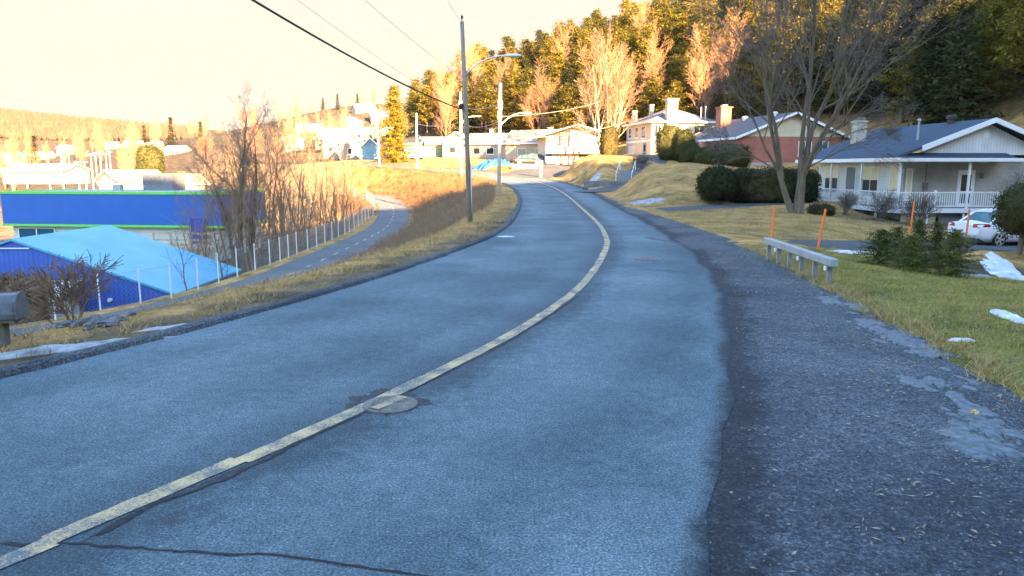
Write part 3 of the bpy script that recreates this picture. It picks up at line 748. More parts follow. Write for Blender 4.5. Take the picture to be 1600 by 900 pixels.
# straw on the front lawn and verge
def scatter(n, x0, x1, y0, y1, test, seed):
    r = random.Random(seed); out = []
    xs = np.array([r.uniform(x0, x1) for _ in range(n)]); ys = np.array([r.uniform(y0, y1) for _ in range(n)])
    return [(x, y) for x, y, k in zip(xs, ys, test(xs, ys)) if k]
def verge(xs, ys):
    i, o = near(road, rn, xs, ys); j, p = near(path, pn, xs, ys)
    den = np.array([mnoise.noise((x * .45, y * .45, 1)) for x, y in zip(xs, ys)])
    d = -o - road[i, 3]
    return (o < 0) & (d > .45) & (p > 1.7) & (den + d * .12 > -0.15) & (d < 7.5)
pv = scatter(16000, -13, 2, 9, 62, verge, 3)
blades('verge_grass', pv, 0.13, 0.016, 'dry_grass', 8, lean=1.3, per=5, spread=.09)
pv2 = scatter(9000, -13, 2, 9, 62, verge, 13)
blades('verge_weeds', pv2[::8], 0.10, 0.02, 'green_grass', 9, lean=1.2, per=4, spread=.08)
def slope(xs, ys):
    i, o = near(road, rn, xs, ys); j, p = near(path, pn, xs, ys); d = -o - road[i, 3]
    return (o < 0) & (d > 2.0 + (ys < 40) * 1.2) & (p > 1.9) & (ys > 34)
def twiggy(name, pts, h, mat, seed):
    r = random.Random(seed); mb = MB(); zs = height([p[0] for p in pts], [p[1] for p in pts])
    for (x, y), z in zip(pts, zs):
        for _ in range(5):
            a = r.uniform(0, 6.283); hh = h * r.uniform(.4, 1.2); ln = hh * r.uniform(.1, .6)
            p0 = Vector((x + r.gauss(0, .1), y + r.gauss(0, .1), z)); p1 = p0 + Vector((math.cos(a) * ln * .4, math.sin(a) * ln * .4, hh * .6)); p2 = p0 + Vector((math.cos(a) * ln, math.sin(a) * ln, hh))
            mb.tube([p0, p1, p2], [.009, .006, .002], 3, cap=False)
            for _ in range(3):
                q = p1.lerp(p2, r.random()); mb.tube([q, q + Vector((r.gauss(0, .1), r.gauss(0, .1), r.uniform(.03, .2)))], [.005, .002], 3, cap=False)
    return tag(mb.build(name, mat), kind='stuff')
twiggy('undergrowth', scatter(3000, -13, 1.5, 34, 74, slope, 21), 0.6, 'brush', 22)
def lit_bank(xs, ys):
    i, o = near(road, rn, xs, ys); j, p = near(path, pn, xs, ys)
    return (o < 0) & (-o - road[i, 3] > 1.0) & (p > 2.0) & (ys > 72)
twiggy('bank_brush', scatter(2600, -24, 1, 72, 108, lit_bank, 31), 0.7, 'rust_brush', 32)
def front(xs, ys):
    i, o = near(road, rn, xs, ys); d1 = near(drive, dn, xs, ys)[1]; d2 = near(drive2, dn2, xs, ys)[1]
    return (o > road[i, 5] + .05) & (d1 < -2.05) & (abs(d2) > 1.75)
blades('front_lawn_grass', scatter(14000, 6.5, 22, 26, 64, front, 41), 0.08, 0.02, 'dry_grass', 42, lean=1.3, per=3, spread=.1)
# gravel and dead leaves on the shoulder
r = random.Random(50); mb = MB(); ml = MB()
for _ in range(16000):
    y = r.uniform(1.5, 22); 
    i = int(np.argmin(abs(road[:, 1] - y))); o = r.uniform(road[i, 4] + .2, road[i, 5] + .4)
    if r.random() > ((o - road[i, 4]) / (road[i, 5] - road[i, 4])) ** .7 + .1: continue
    x, yy = road[i, 0] + rn[i, 0] * o, road[i, 1] + rn[i, 1] * o + r.uniform(-.5, .5)
    if r.random() < .55:
        s_ = r.uniform(.005, .016); k = len(mb.v); a = r.uniform(0, 6.28)
        for q in range(3): mb.v.append((x + s_ * math.cos(a + q * 2.1) * r.uniform(.7, 1.4), yy + s_ * math.sin(a + q * 2.1), road[i, 2] - .004))
        mb.v.append((x, yy, road[i, 2] + s_ * .8)); mb.f += [(k, k + 1, k + 3), (k + 1, k + 2, k + 3), (k + 2, k, k + 3)]
    else:
        
        if mnoise.noise((x * 1.6, yy * 1.6, 2)) + .25 * (o - road[i, 4]) / 3 < .12: continue
        ln = r.uniform(.008, .04); a = r.uniform(0, 6.28); w = r.uniform(.004, .012)
        dx, dy = math.cos(a), math.sin(a); z0 = road[i, 2] + r.uniform(.001, .008)
        ml.quad((x - dx * ln, yy - dy * ln, z0), (x - dy * w, yy + dx * w, z0 + .008), (x + dx * ln, yy + dy * ln, z0 + r.uniform(0, .012)), (x + dy * w, yy - dx * w, z0 + .003))
tag(mb.build('gravel', 'pebble'), kind='stuff'); tag(ml.build('leaf_litter', 'litter'), kind='stuff')
ml = MB()
for _ in range(2600):
    x, y = r.uniform(5, 16), r.uniform(5, 23)
    i = int(np.argmin(abs(road[:, 1] - y)))
    if x - road[i, 0] < road[i, 5] - .2 or mnoise.noise((x * .8, y * .8, 6)) < .05: continue
    z = gz(x, y) + r.uniform(.01, .05); a = r.uniform(0, 6.28); ln = r.uniform(.015, .035); dx, dy = math.cos(a) * ln, math.sin(a) * ln
    ml.quad((x - dx, y - dy, z), (x - dy * .6, y + dx * .6, z + .012), (x + dx, y + dy, z + r.uniform(0, .02)), (x + dy * .6, y - dx * .6, z + .004))
tag(ml.build('fallen_leaves', 'brown_leaf'), kind='stuff')
# snow and ice remnants
def surf(xs, ys):
    xs, ys = np.asarray(xs, float), np.asarray(ys, float)
    z = height(xs, ys); i, o = near(road, rn, xs, ys)
    on = (o > -road[i, 3]) & (o < road[i, 5] + .2)
    return np.where(on, np.maximum(z, road[i, 2]), z)
def patch(name, cx, cy, rx, ry, rot, h, mat, label, cat, seed, kind=None, group=None, zoff=0.0):
    mb = MB(); nr, na = 12, 84
    P = []
    for ir in range(nr + 1):
        t = ir / nr
        for ia in range(na):
            a = 2 * math.pi * ia / na
            e = 1 + .42 * mnoise.noise((math.cos(a) * 1.6, math.sin(a) * 1.6, seed)) + .26 * mnoise.noise((math.cos(a) * 4.5, math.sin(a) * 4.5, seed + 5)) + .16 * mnoise.noise((math.cos(a) * 11, math.sin(a) * 11, seed + 9))
            lx, ly = rx * t * e * math.cos(a), ry * t * e * math.sin(a)
            P.append((cx + lx * math.cos(rot) - ly * math.sin(rot), cy + lx * math.sin(rot) + ly * math.cos(rot), t))
    zs = surf([p[0] for p in P], [p[1] for p in P])
    for (x, y, t), z in zip(P, zs):
        q = (1 - t ** 2.2) * h * (0.75 + .6 * mnoise.noise((x * 2.2, y * 2.2, seed)) + .3 * mnoise.noise((x * 7, y * 7, seed)))
        mb.v.append((x, y, z + zoff + (q if t < .99 else -min(.03, h))))
    for ir in range(nr):
        for ia in range(na):
            j = (ia + 1) % na; k = ir * na; mb.f.append((k + ia, k + na + ia, k + na + j, k + j))
    o = mb.build(name, mat, smooth=True)
    tag(o, label, cat, group, kind)
    return o
rgi = random.Random(33); k_ = 0
for (a_, b_, np_) in (((1345, 502), (1490, 562), 46), ((1270, 452), (1350, 490), 14), ((1470, 575), (1560, 705), 36)):
    for q in range(np_):
        t_ = rgi.random(); px_ = a_[0] + (b_[0] - a_[0]) * t_; py_ = a_[1] + (b_[1] - a_[1]) * t_
        X_, Y_ = gp(px_, py_); X_ += rgi.gauss(-.06, .15); sz = .07 + .25 * rgi.random() ** 2
        patch('ice_patch', X_, Y_, sz, sz * rgi.uniform(.3, .6), R(85 + rgi.gauss(0, 18)), rgi.uniform(.006, .02), 'ice', None, None, 60 + k_, 'stuff', zoff=.003); k_ += 1
SNOWG = 'old snow left on the ground'
patch('snow_patch', 14.9, 22.0, 3.0, .55, R(66), .12, 'snow', 'long white snow bank in the ditch right of the spruces', 'snow', 4, None, SNOWG)
patch('snow_patch', *gp(1452, 452, -.35), .01, .01, 0, .01, 'snow', None, None, 4, 'stuff')
patch('snow_patch', *gp(1520, 445, -.4), .7, .22, R(20), .10, 'dirty_snow', 'small grey snow heap at the foot of the rightmost young spruce', 'snow', 14, None, SNOWG)
patch('snow_patch', *gp(1575, 509, -.1), .75, .13, R(80), .10, 'snow', 'thin white snow streak on the green lawn below the ditch', 'snow', 6, None, SNOWG)
patch('snow_patch', *gp(1503, 535, 0), .17, .07, 0, .06, 'snow', 'smallest white snow scrap on the lawn edge by the shoulder', 'snow', 7, None, SNOWG)
patch('snow_patch', *gp(1222, 392, -.05), .9, .2, R(12), .06, 'dirty_snow', 'grey snow strip behind the far end of the guardrail', 'snow', 8, None, SNOWG)
patch('snow_patch', *gp(1330, 396, -.2), .9, .16, R(14), .07, 'snow', 'white snow strip between guardrail and spruces along the driveway', 'snow', 10, None, SNOWG)
patch('snow_patch', *gp(95, 548, 0), 1.15, .26, R(33), .07, 'dirty_snow', 'dirty snow crust on the kerb beside the mailbox', 'snow', 11, None, SNOWG)
patch('snow_patch', *gp(270, 513, 0), .5, .13, R(36), .05, 'dirty_snow', 'narrow snow crust on the kerb past the stones', 'snow', 17, None, SNOWG)
patch('snow_patch', *gp(790, 370, 0), .3, .16, 0, .05, 'snow', 'tiny snow scrap on the road against the far kerb', 'snow', 12, None, SNOWG)

# ------------------------------------------------------------------ trees
UP = Vector((0, 0, 1))
def rand_perp(d, rng):
    while True:
        v = Vector((rng.gauss(0, 1), rng.gauss(0, 1), rng.gauss(0, 1))); v -= d * v.dot(d)
        if v.length > .1: return v.normalized()
def grow(mbs, p, d, L, r0, lev, P, rng):
    n = max(2, int(L / P['seg'][lev])); pts, rad, dirs = [p], [r0], [d]
    for i in range(n):
        w = P['wander'][lev]
        d = (d + Vector((rng.gauss(0, w), rng.gauss(0, w), rng.gauss(0, w))) + UP * P['up'][lev]).normalized()
        p = p + d * (L / n); pts.append(p); rad.append(max(P['rmin'], r0 * (1 - P['taper'] * (i + 1) / n))); dirs.append(d)
    mbs[0 if lev < P['split'] else 1].tube(pts, rad, P['sides'][lev], cap=False)
    if lev + 1 >= len(P['seg']): return
    nc = int(round(P['n'][lev] * rng.uniform(.8, 1.2)))
    for k in range(nc):
        t = P['start'][lev] + (1 - P['start'][lev]) * ((k + rng.random()) / nc) ** .9
        i = min(int(t * n), n - 1); f = t * n - i
        q = pts[i].lerp(pts[i + 1], min(f, 1)); rr = rad[i] * (1 - f) + rad[i + 1] * f
        ang = R(P['ang'][lev]) * rng.uniform(.65, 1.3); dd = dirs[i + 1]
        nd = (dd * math.cos(ang) + rand_perp(dd, rng) * math.sin(ang)).normalized()
        grow(mbs, q, nd, L * P['ratio'][lev] * rng.uniform(.7, 1.25) * (1.15 - .55 * t), max(P['rmin'], rr * P['rr']), lev + 1, P, rng)
def bare_tree(label, loc, stems, P, seed, mats=('bark', 'twig'), name='bare_tree', cat='tree', group=None, rz=0, plain=0):
    rng = random.Random(seed); a, c = MB(), MB()
    for k_, (off, d, L, r_) in enumerate(stems):
        if k_ < plain:
            q0 = Vector(off); q1 = q0 + Vector(d).normalized() * L
            a.tube([q0 - UP * .2, q0 + UP * .12, q0.lerp(q1, .35), q0.lerp(q1, .7), q1], [r_ * 1.7, r_ * 1.25, r_, r_ * .85, r_ * .45], 12); continue
        grow((a, c), Vector(off), Vector(d).normalized(), L, r_, 0, P, rng)
    o = thing(name, label, cat, loc, rz, group)
    a.build('trunk', mats[0], o, smooth=True); c.build('crown', mats[1], o)
    return o
# the large street tree on the lawn
PB = dict(seg=[.7, .6, .5, .4, .35], wander=[.055, .08, .10, .11, .13], up=[.012, .02, .015, .01, .0], taper=.8, rmin=.0055, split=2, sides=[9, 7, 5, 3, 3],
          n=[8, 7, 5, 3], start=[.25, .2, .15, .1], ang=[30, 34, 36, 40], ratio=[.62, .56, .52, .5], rr=.55)
tx, ty = 15.7, 41.0
bare_tree('tall bare tree with fanning grey limbs on the lawn before the porch house', (tx, ty, gz(tx, ty) - .05),
          [((0.1, 0, 0), (.05, 0, 1), 2.9, .25), ((-.25, 0, 0), (-.33, .1, 1), 3.0, .16),
           ((.16, 0, 1.7), (.12, .1, 1), 11.5, .155), ((.12, 0, 1.9), (-.10, -.15, 1), 11.5, .14), ((.2, 0, 1.8), (.32, 0, 1), 9.5, .12), ((.17, 0, 1.9), (.2, .35, 1), 9.0, .12), ((.17, 0, 2.0), (.2, -.45, 1), 8.6, .11), ((.22, 0, 2.3), (.6, .1, .9), 6.4, .085),
           ((-.80, .16, 1.9), (-.18, .1, 1), 10.5, .12), ((-.9, .18, 2.1), (-.36, -.1, 1), 9, .10), ((-.95, .2, 2.2), (-.62, .25, .9), 6.2, .08), ((-.95, .2, 2.3), (-.3, -.5, 1), 8, .09), ((-.98, .2, 2.3), (-1.1, .1, .55), 3.6, .045), ((.25, 0, 2.4), (1.0, -.2, .5), 4.4, .05)], PB, 77, plain=2)
# multi-stem bare trees and saplings of the left thicket
PT = dict(seg=[.7, .5, .4, .35], wander=[.06, .09, .12, .14], up=[.05, .06, .04, .02], taper=.85, rmin=.006, split=1, sides=[7, 5, 3, 3],
          n=[16, 9, 6], start=[.22, .15, .12], ang=[36, 38, 42], ratio=[.42, .5, .5], rr=.5)
PS = dict(seg=[.6, .4, .3], wander=[.07, .11, .14], up=[.05, .05, .03], taper=.88, rmin=.006, split=1, sides=[5, 3, 3],
          n=[10, 5], start=[.25, .1], ang=[34, 40], ratio=[.36, .5], rr=.55)
thx, thy = gp(383, 418, -3.2)
bare_tree('tallest bare tree of the thicket beside the blue building corner', (-18.3, 50, gz(-18.3, 50)),
          [((0, 0, 0), (0, 0, 1), 10.6, .22), ((.3, .2, 0), (.12, 0, 1), 9.3, .17), ((-.3, 0, 0), (-.28, .1, 1), 8, .11), ((.2, -.1, 0), (.3, .1, 1), 7.5, .10), ((-.1, .2, .2), (-.45, 0, 1), 6.0, .08)], PT, 101, mats=('bark', 'thicket_twig'))
th = []
for k in range(4):
    rg = random.Random(200 + k)
    st = [((rg.gauss(0, .4), rg.gauss(0, .4), 0), (rg.gauss(0, .22), rg.gauss(0, .22), 1), rg.uniform(5.5, 8.5), rg.uniform(.05, .09)) for _ in range(4 + k % 2)]
    th.append(bare_tree('bare multi-stemmed young tree in the thicket behind the fence', (0, 0, -100), st, PS, 210 + k, mats=('thicket_twig', 'thicket_twig'), group='bare young trees in the thicket'))
spots = [(-16.2, 47, 1.0), (-17, 53, 1.15), (-15.4, 56, .9), (-17.6, 58, 1.2), (-15.6, 62, 1.0), (-18.5, 64, 1.2), (-16.6, 68, 1.0), (-14.6, 59, .75), (-15.2, 51.5, .8), (-20.5, 55, 1.05), (-22, 62, 1.1), (-21, 70, 1.0), (-18, 74, .95),
         (-24, 76, 1.0), (-16.3, 73.5, .85), (-19.5, 81, .9), (-23.5, 56.5, .9), (-15, 66, .7), (-17.4, 42.5, .7), (-20, 47.5, .85), (-27, 84, 1.0), (-22, 87, .9), (-14.9, 48.5, .6), (-14.7, 54, .6), (-15.3, 70, .7), (-25.5, 68, 1.1), (-29, 92, 1.1), (-33, 88, 1.1), (-38, 98, 1.2), (-26, 97, .8)]
rg = random.Random(9)
for k, (x, y, sc) in enumerate(spots):
    o = th[k] if k < 4 else copy_tree(th[k % 4])
    o.location = (x, y, gz(x, y) - .05); o.rotation_euler = (0, 0, rg.uniform(0, 6.28)); s_ = sc * rg.uniform(.9, 1.1); o.scale = (s_, s_, s_)
# two thin leaning saplings before the light blue roof
bare_tree('thin leaning sapling in front of the light blue roof', (-14.6, 33.5, gz(-14.6, 33.5)), [((0, 0, 0), (-.35, .2, 1), 4.2, .045)], PS, 301, name='sapling')
bare_tree('thin upright sapling in front of the wooden deck', (-14.4, 36.5, gz(-14.4, 36.5)), [((0, 0, 0), (-.12, 0, 1), 5.4, .05), ((0, .1, 0), (.15, 0, 1), 3.4, .03)], PS, 302, name='sapling')

# conifers
def needles(mb, c, out, n, size, rng, flat=.5):
    oh = Vector((out.x, out.y, 0)); oh = oh.normalized() if oh.length > .05 else rand_perp(UP, rng)
    tang = UP.cross(oh)
    for _ in range(n):
        o = Vector((rng.gauss(0, 1), rng.gauss(0, 1), rng.gauss(0, flat))) * size * .75
        d = (oh * .55 + UP * rng.uniform(-.7, .9) + tang * rng.gauss(0, .45)).normalized()
        s_ = (tang * rng.choice((-1, 1)) + Vector((rng.gauss(0, .45), rng.gauss(0, .45), rng.gauss(0, .45)))); s_ = (s_ - d * s_.dot(d)).normalized() * size * rng.uniform(.14, .28)
        L = size * rng.uniform(.6, 1.25); p = c + o
        mb.quad(p - d * L * .5, p + s_, p + d * L * .5, p - s_)
def conifer(label, H, rad, seed, kind='pine', bare=.25, whorl=.75, clump=.42, nper=9, mats=('pine_bark', 'pine'), name='pine_tree', group=None, loc=(0, 0, -200), gap=.12):
    rng = random.Random(seed); t, c = MB(), MB()
    lean = Vector((rng.gauss(0, .02), rng.gauss(0, .02), 1)).normalized()
    r0 = H * .014 if kind == 'pine' else H * .012
    t.tube([lean * (H * q) for q in (0, .3, .6, .85, 1)], [r0, r0 * .8, r0 * .5, r0 * .2, .01], 6)
    z = H * bare
    while z < H * .985:
        q = (z - H * bare) / (H * (1 - bare))
        if kind == 'pine': L = rad * (1 - q) ** .75 * (.55 + .45 * math.sin(min(1, q * 2.2 + .35) * 1.57)) + .25
        else: L = rad * (1 - q) ** (.92 if gap > .05 else .62) + .06 * rad
        nb = rng.randint(4, 6) if kind == 'pine' else rng.randint(6, 8)
        a0 = rng.uniform(0, 6.28)
        for k in range(nb):
            if rng.random() < gap: continue
            a = a0 + 6.283 * k / nb + rng.gauss(0, .2); l_ = L * rng.uniform(.6, 1.15)
            el = (.10 + .5 * q) if kind == 'pine' else (-.22 + .65 * q)
            el += rng.gauss(0, .1)
            d = Vector((math.cos(a) * math.cos(el), math.sin(a) * math.cos(el), math.sin(el)))
            base = lean * z; tip = base + d * l_ + UP * l_ * (.15 if kind == 'pine' else .05)
            t.tube([base, base.lerp(tip, .5) - UP * .03 * l_, tip], [r0 * .3 * (1 - q * .7), r0 * .18 * (1 - q * .6), .008], 3, cap=False)
            ns = max(2, int(l_ / (clump * .8)))
            for s_ in range(ns):
                f = .3 + .7 * (s_ + rng.random()) / ns if kind == 'pine' else .12 + .88 * (s_ + rng.random()) / ns
                pos = base.lerp(tip, f) + UP * rng.uniform(-.05, .12) * clump
                needles(c, pos, d, max(3, int(nper * rng.uniform(.7, 1.3))), clump, rng, .45)
        z += whorl * rng.uniform(.75, 1.25) * (1 - .35 * q)
    needles(c, lean * H * .98, UP, nper, clump * .8, rng)
    o = thing(name, label, 'tree', loc, 0, group)
    t.build('trunk', mats[0], o, smooth=True); c.build('crown', mats[1], o)
    return o
pines = [conifer('', H, r_, 400 + i, bare=b_, nper=n_p) for i, (H, r_, b_, n_p) in enumerate(((11.5, 3.5, .16, 13), (12.5, 3.2, .3, 13), (10.5, 3.5, .10, 13), (12, 3.0, .22, 12), (11, 3.3, .07, 13)))]
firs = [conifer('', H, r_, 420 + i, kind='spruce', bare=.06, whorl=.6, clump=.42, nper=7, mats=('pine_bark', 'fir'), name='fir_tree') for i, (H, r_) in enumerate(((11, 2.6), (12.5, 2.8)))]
twigtrees = []
PW = dict(seg=[.9, .6, .5, .4], wander=[.04, .07, .1, .12], up=[.04, .1, .07, .04], taper=.85, rmin=.011, split=1, sides=[6, 4, 3, 3], n=[18, 8, 5], start=[.2, .12, .1], ang=[30, 32, 36], ratio=[.38, .5, .5], rr=.5)
for k in range(3):
    twigtrees.append(bare_tree('', (0, 0, -200), [((0, 0, 0), (.02, 0, 1), 11 + k, .13), ((.2, 0, 0), (.18 - .1 * k, .1, 1), 9.5, .10)] + ([((-.2, .1, 0), (-.2, 0, 1), 9, .09)] if k else []), PW, 440 + k, ('pine_bark', 'rosy_twig'), name='bare_tree'))
# ---- the wooded hill: rows of trees climbing it
BASE = [(-27, 188), (-18, 167), (0, 146), (20, 122), (36, 97), (38, 80), (37, 66), (46, 58), (60, 50)]
rg = random.Random(60)
placed = []
def hill_spots():
    segs = []
    for (x0, y0), (x1, y1) in zip(BASE, BASE[1:]):
        L = math.hypot(x1 - x0, y1 - y0); nx_, ny_ = -(y1 - y0) / L, (x1 - x0) / L     # uphill normal
        segs.append((x0, y0, x1, y1, L, nx_, ny_))
    return segs
hill_segs = hill_spots()
placed = []
NMAX = 520
for attempt in range(26000):
    seg = rg.choices(hill_segs, [q[4] for q in hill_segs])[0]
    x0, y0, x1, y1, L, nx_, ny_ = seg
    t = rg.random(); d = 1 + 56 * rg.random() ** 1.2
    x, y = x0 + (x1 - x0) * t + nx_ * d, y0 + (y1 - y0) * t + ny_ * d
    if y < 30 or abs(x / y) > .80: continue
    if all(((x - a) ** 2 + (y - b_) ** 2) > 14 + (.16 * d) for a, b_, _, _ in placed): placed.append((x, y, d, rg.random()))
    if len(placed) >= NMAX: break
zz = height([p[0] for p in placed], [p[1] for p in placed])
used = {}
def shade_limit(x, y):
    u_, v_ = x * .866 + y * .5, -x * .5 + y * .866
    return float(np.interp(u_, RIDGE_U, RIDGE_T)) - math.tan(SUN_EL) * v_
npine = 0
for (x, y, d, q), z in zip(placed, zz):
    bare_here = (d < 12 and q < .09 and x < 38) or (d < 15 and q < .5 and -20 < x < -2 and d > 3) or q < .012
    lit = z + 9 > shade_limit(x, y)
    if bare_here:
        src = twigtrees[int(q * 977) % 3]; sc = rg.uniform(.8, 1.15)
        lab, gr = ('bare rosy tree standing among the pines on the sunlit hill', 'bare trees on the sunlit hill') if lit else ('bare tree standing among the dark pines on the shaded hill', 'bare trees on the shaded hill')
    elif (q > .86 and 3 < d < 30) or (x > 39 and y < 95 and q > .3):  # dark firs massed at right put the slope's shade into foliage colour
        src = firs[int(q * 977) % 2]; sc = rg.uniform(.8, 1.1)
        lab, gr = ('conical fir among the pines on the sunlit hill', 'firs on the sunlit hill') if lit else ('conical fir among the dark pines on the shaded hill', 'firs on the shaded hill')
    else:
        src = pines[int(q * 977) % 5]; sc = rg.uniform(.78, 1.12)
        lab, gr = ('golden green pine in the forest on the sunlit hill', 'pines on the sunlit hill') if lit else ('dark pine in the forest on the shaded hill', 'pines on the shaded hill')
    if id(src) in used: o = copy_tree(src)
    else: o = src; used[id(src)] = 1
    o.location = (x, y, z - .1); o.rotation_euler = (0, 0, rg.uniform(0, 6.28)); o.scale = (sc * rg.uniform(1.05, 1.32),) * 2 + (sc,)
    o['label'] = lab; o['group'] = gr; o['category'] = 'tree'

# the lone golden conifer by the far bend
conifer('broad golden conifer standing alone beside the far bend of the road', 12.6, 3.2, 470, kind='spruce', bare=.03, whorl=.42, clump=.4, nper=9, mats=('pine_bark', 'golden'), name='conifer', loc=(-19.9, 127, gz(-19.9, 127) - .1), gap=.04)
# the white birch on the lawn
PBI = dict(seg=[.8, .6, .5, .4, .35], wander=[.03, .06, .09, .1, .12], up=[.05, .07, .06, .05, .03], taper=.82, rmin=.013, split=2, sides=[7, 5, 4, 3, 3], n=[10, 7, 6, 4], start=[.22, .15, .12, .1], ang=[24, 28, 32, 36], ratio=[.46, .5, .5, .5], rr=.5)
bx, by = 13.0, 104
bare_tree('large white birch with a fan of pale branches beside the balcony house', (bx, by, gz(bx, by) - .1),
          [((-.5, 0, 0), (-.16, 0, 1), 13, .22), ((.1, .1, 0), (.04, 0, 1), 14.5, .22), ((.5, 0, 0), (.16, .05, 1), 12.5, .18), ((-.3, .2, 0), (-.32, .1, 1), 10.5, .14), ((.3, -.2, 0), (.34, -.1, 1), 10, .13)], PBI, 480, ('pale_bark', 'pale_twig'), name='birch_tree')
for k, (x, y, s_, lab) in enumerate(((6, 141, .95, 'pale bare tree behind the roof of the balcony house'), (-13, 150, 1.1, 'rosy bare tree rising behind the far bungalow roofs'), (22.5, 124, 1.05, 'orange lit bare tree behind the white two-storey house'), (17, 128, 1.2, 'tall pale bare tree between the birch and the white house'))):
    copy_tree(twigtrees[k % 3], (x, y, gz(x, y) - .1), k * 1.7, s_, lab, 'bare trees behind the houses')

# young spruces by the guardrail
SPR = [(1372, 413, -.2, .98, .74, 'bushy young spruce at the left end of the clump by the guardrail'), (1422, 430, -.2, .9, .68, 'low young spruce in front in the middle of the clump'),
       (1486, 441, -.3, 1.12, .72, 'young spruce with a tall leader at the right end of the clump'), (1432, 412, -.35, 1.4, .5, 'slim young spruce with a long bare leader behind the clump'), (1462, 410, -.4, 1.35, .5, 'slim young spruce right of its twin at the back of the clump'),
       (1398, 404, -.3, 1.0, .62, 'young spruce behind the left end of the clump')]
for k, (px, py, z, H, r_, lab) in enumerate(SPR):
    x, y = gp(px, py, z)
    conifer(lab, H, r_, 500 + k, kind='spruce', bare=.02, whorl=.085, clump=.062, nper=7, mats=('bark', 'spruce'), name='spruce_tree', loc=(x, y, gz(x, y) - .02), gap=.04, group='young spruces by the guardrail')

# hedges and clipped shrubs: a solid heart under a skin of leaves
def clipped(name, label, lobes, leaf, n, seed, mat='cedar', cat='hedge', loc=(0, 0, 0), rz=0, trunk=None, group=None):
    """lobes: (cx, cy, cz, rx, ry, rz, squareness)"""
    rng = random.Random(seed); core, lf = MB(), MB()
    areas = [l_[3] * l_[4] + l_[4] * l_[5] + l_[3] * l_[5] for l_ in lobes]; tot = sum(areas)
    def pt(l_, th, ph, s_=1.0):
        e = 2.0 / l_[6]
        f = lambda c: math.copysign(abs(c) ** e, c)
        x, y, z = f(math.cos(th)) * f(math.cos(ph)), f(math.sin(th)) * f(math.cos(ph)), f(math.sin(ph))
        b_ = 1 + .15 * mnoise.noise((x * 2 + l_[0], y * 2 + l_[1], z * 2 + seed)) + .09 * mnoise.noise((x * 5 + l_[0], y * 5, z * 5 + seed))
        return Vector((l_[0] + x * l_[3] * b_ * s_, l_[1] + y * l_[4] * b_ * s_, l_[2] + z * l_[5] * b_ * s_))
    for l_, ar in zip(lobes, areas):
        k = len(lf.v); nu, nv = 20, 11
        for i in range(nv + 1):
            for j in range(nu): lf.v.append(tuple(pt(l_, 6.2832 * j / nu, -1.5708 + 3.1416 * i / nv, .93)))
        for i in range(nv):
            for j in range(nu):
                j2 = (j + 1) % nu; lf.f.append((k + i * nu + j, k + i * nu + j2, k + (i + 1) * nu + j2, k + (i + 1) * nu + j))
        for _ in range(int(n * ar / tot)):
            th, ph = rng.uniform(0, 6.2832), math.asin(rng.uniform(-.98, 1))
            p = pt(l_, th, ph, rng.uniform(.88, 1.04) + (rng.random() ** 6) * .12); o = (p - Vector(l_[:3])); o.normalize()
            d = (o * .8 + Vector((rng.gauss(0, .6), rng.gauss(0, .6), rng.gauss(.25, .6)))).normalized(); s_ = rand_perp(d, rng) * leaf * rng.uniform(.3, .5); L = leaf * rng.uniform(.6, 1.2)
            lf.quad(p - d * L * .4, p + s_, p + d * L * .8, p - s_)
    if trunk:
        o = thing(name, label, cat, loc, rz, group)
        lf.build('crown', mat, o)
        tb = MB(); tb.tube([(trunk[0], trunk[1], -.1), (trunk[0] + .03, trunk[1], trunk[2] * .5), (trunk[0], trunk[1], trunk[2])], [trunk[3], trunk[3] * .85, trunk[3] * .7], 8); tb.build('trunk', 'bark', o)
    else:
        o = lf.build(name, mat); o.location = loc; o.rotation_euler = (0, 0, rz); tag(o, label, cat, group)
    return o
hx, hy = 15.4, 50.0
hz = gz(hx, hy)
clipped('hedge', 'long dark clipped hedge behind the bare street tree', [(0, 0, 1.12, 2.3, 1.0, 1.2, 3.2), (2.2, .3, 1.1, 1.9, 1.0, 1.2, 3.2)], .085, 16000, 1, loc=(hx + 1.2, hy, hz))
clipped('round_cedar', 'dark rounded cedar on a short trunk at the left end of the long hedge', [(0, 0, 1.25, 1.25, 1.2, 1.12, 2.3)], .085, 6500, 2, cat='shrub', loc=(13.4, 48.6, gz(13.4, 48.6)), trunk=(0.1, -.2, .8, .13))
YG = 'low clipped domes before the red house'
for k, (px, py, Y_, rx, rz_, lab) in enumerate(((1142, 265, 66, 1.65, 1.15, 'largest clipped green dome, below the red house entrance'), (1102, 268, 64, 1.15, .85, 'middle clipped green dome on the mound before the red house'), (1076, 268, 65, .9, 1.1, 'leftmost clipped green dome on the mound before the red house'))):
    p = at(px, py, Y_); clipped('clipped_shrub', lab, [(0, 0, rz_ * .75, rx, rx * .9, rz_, 2.4)], .09, 3500, 10 + k, 'clipped_yew', 'shrub', (p.x, p.y, gz(p.x, p.y)), group=YG)
for k, (px, py, Y_, rx, rz_, lab) in enumerate(((1046, 250, 84, 1.5, 2.0, 'tall golden green cedar bush before the white house, left of its pair'), (1066, 250, 83, 1.2, 1.8, 'golden green cedar bush between white house and red house'))):
    p = at(px, py, Y_); clipped('cedar_bush', lab, [(0, 0, rz_ * .9, rx, rx * .9, rz_, 2.6)], .13, 3500, 20 + k, 'clipped_yew', 'shrub', (p.x, p.y, gz(p.x, p.y)), group='cedar bushes before the white house')
p = at(951, 240, 99); clipped('dark_cedar', 'dark upright cedar between the birch and the white house', [(0, 0, 2.0, 1.2, 1.2, 2.4, 2.6)], .14, 3500, 25, 'cedar', 'shrub', (p.x, p.y, gz(p.x, p.y)))
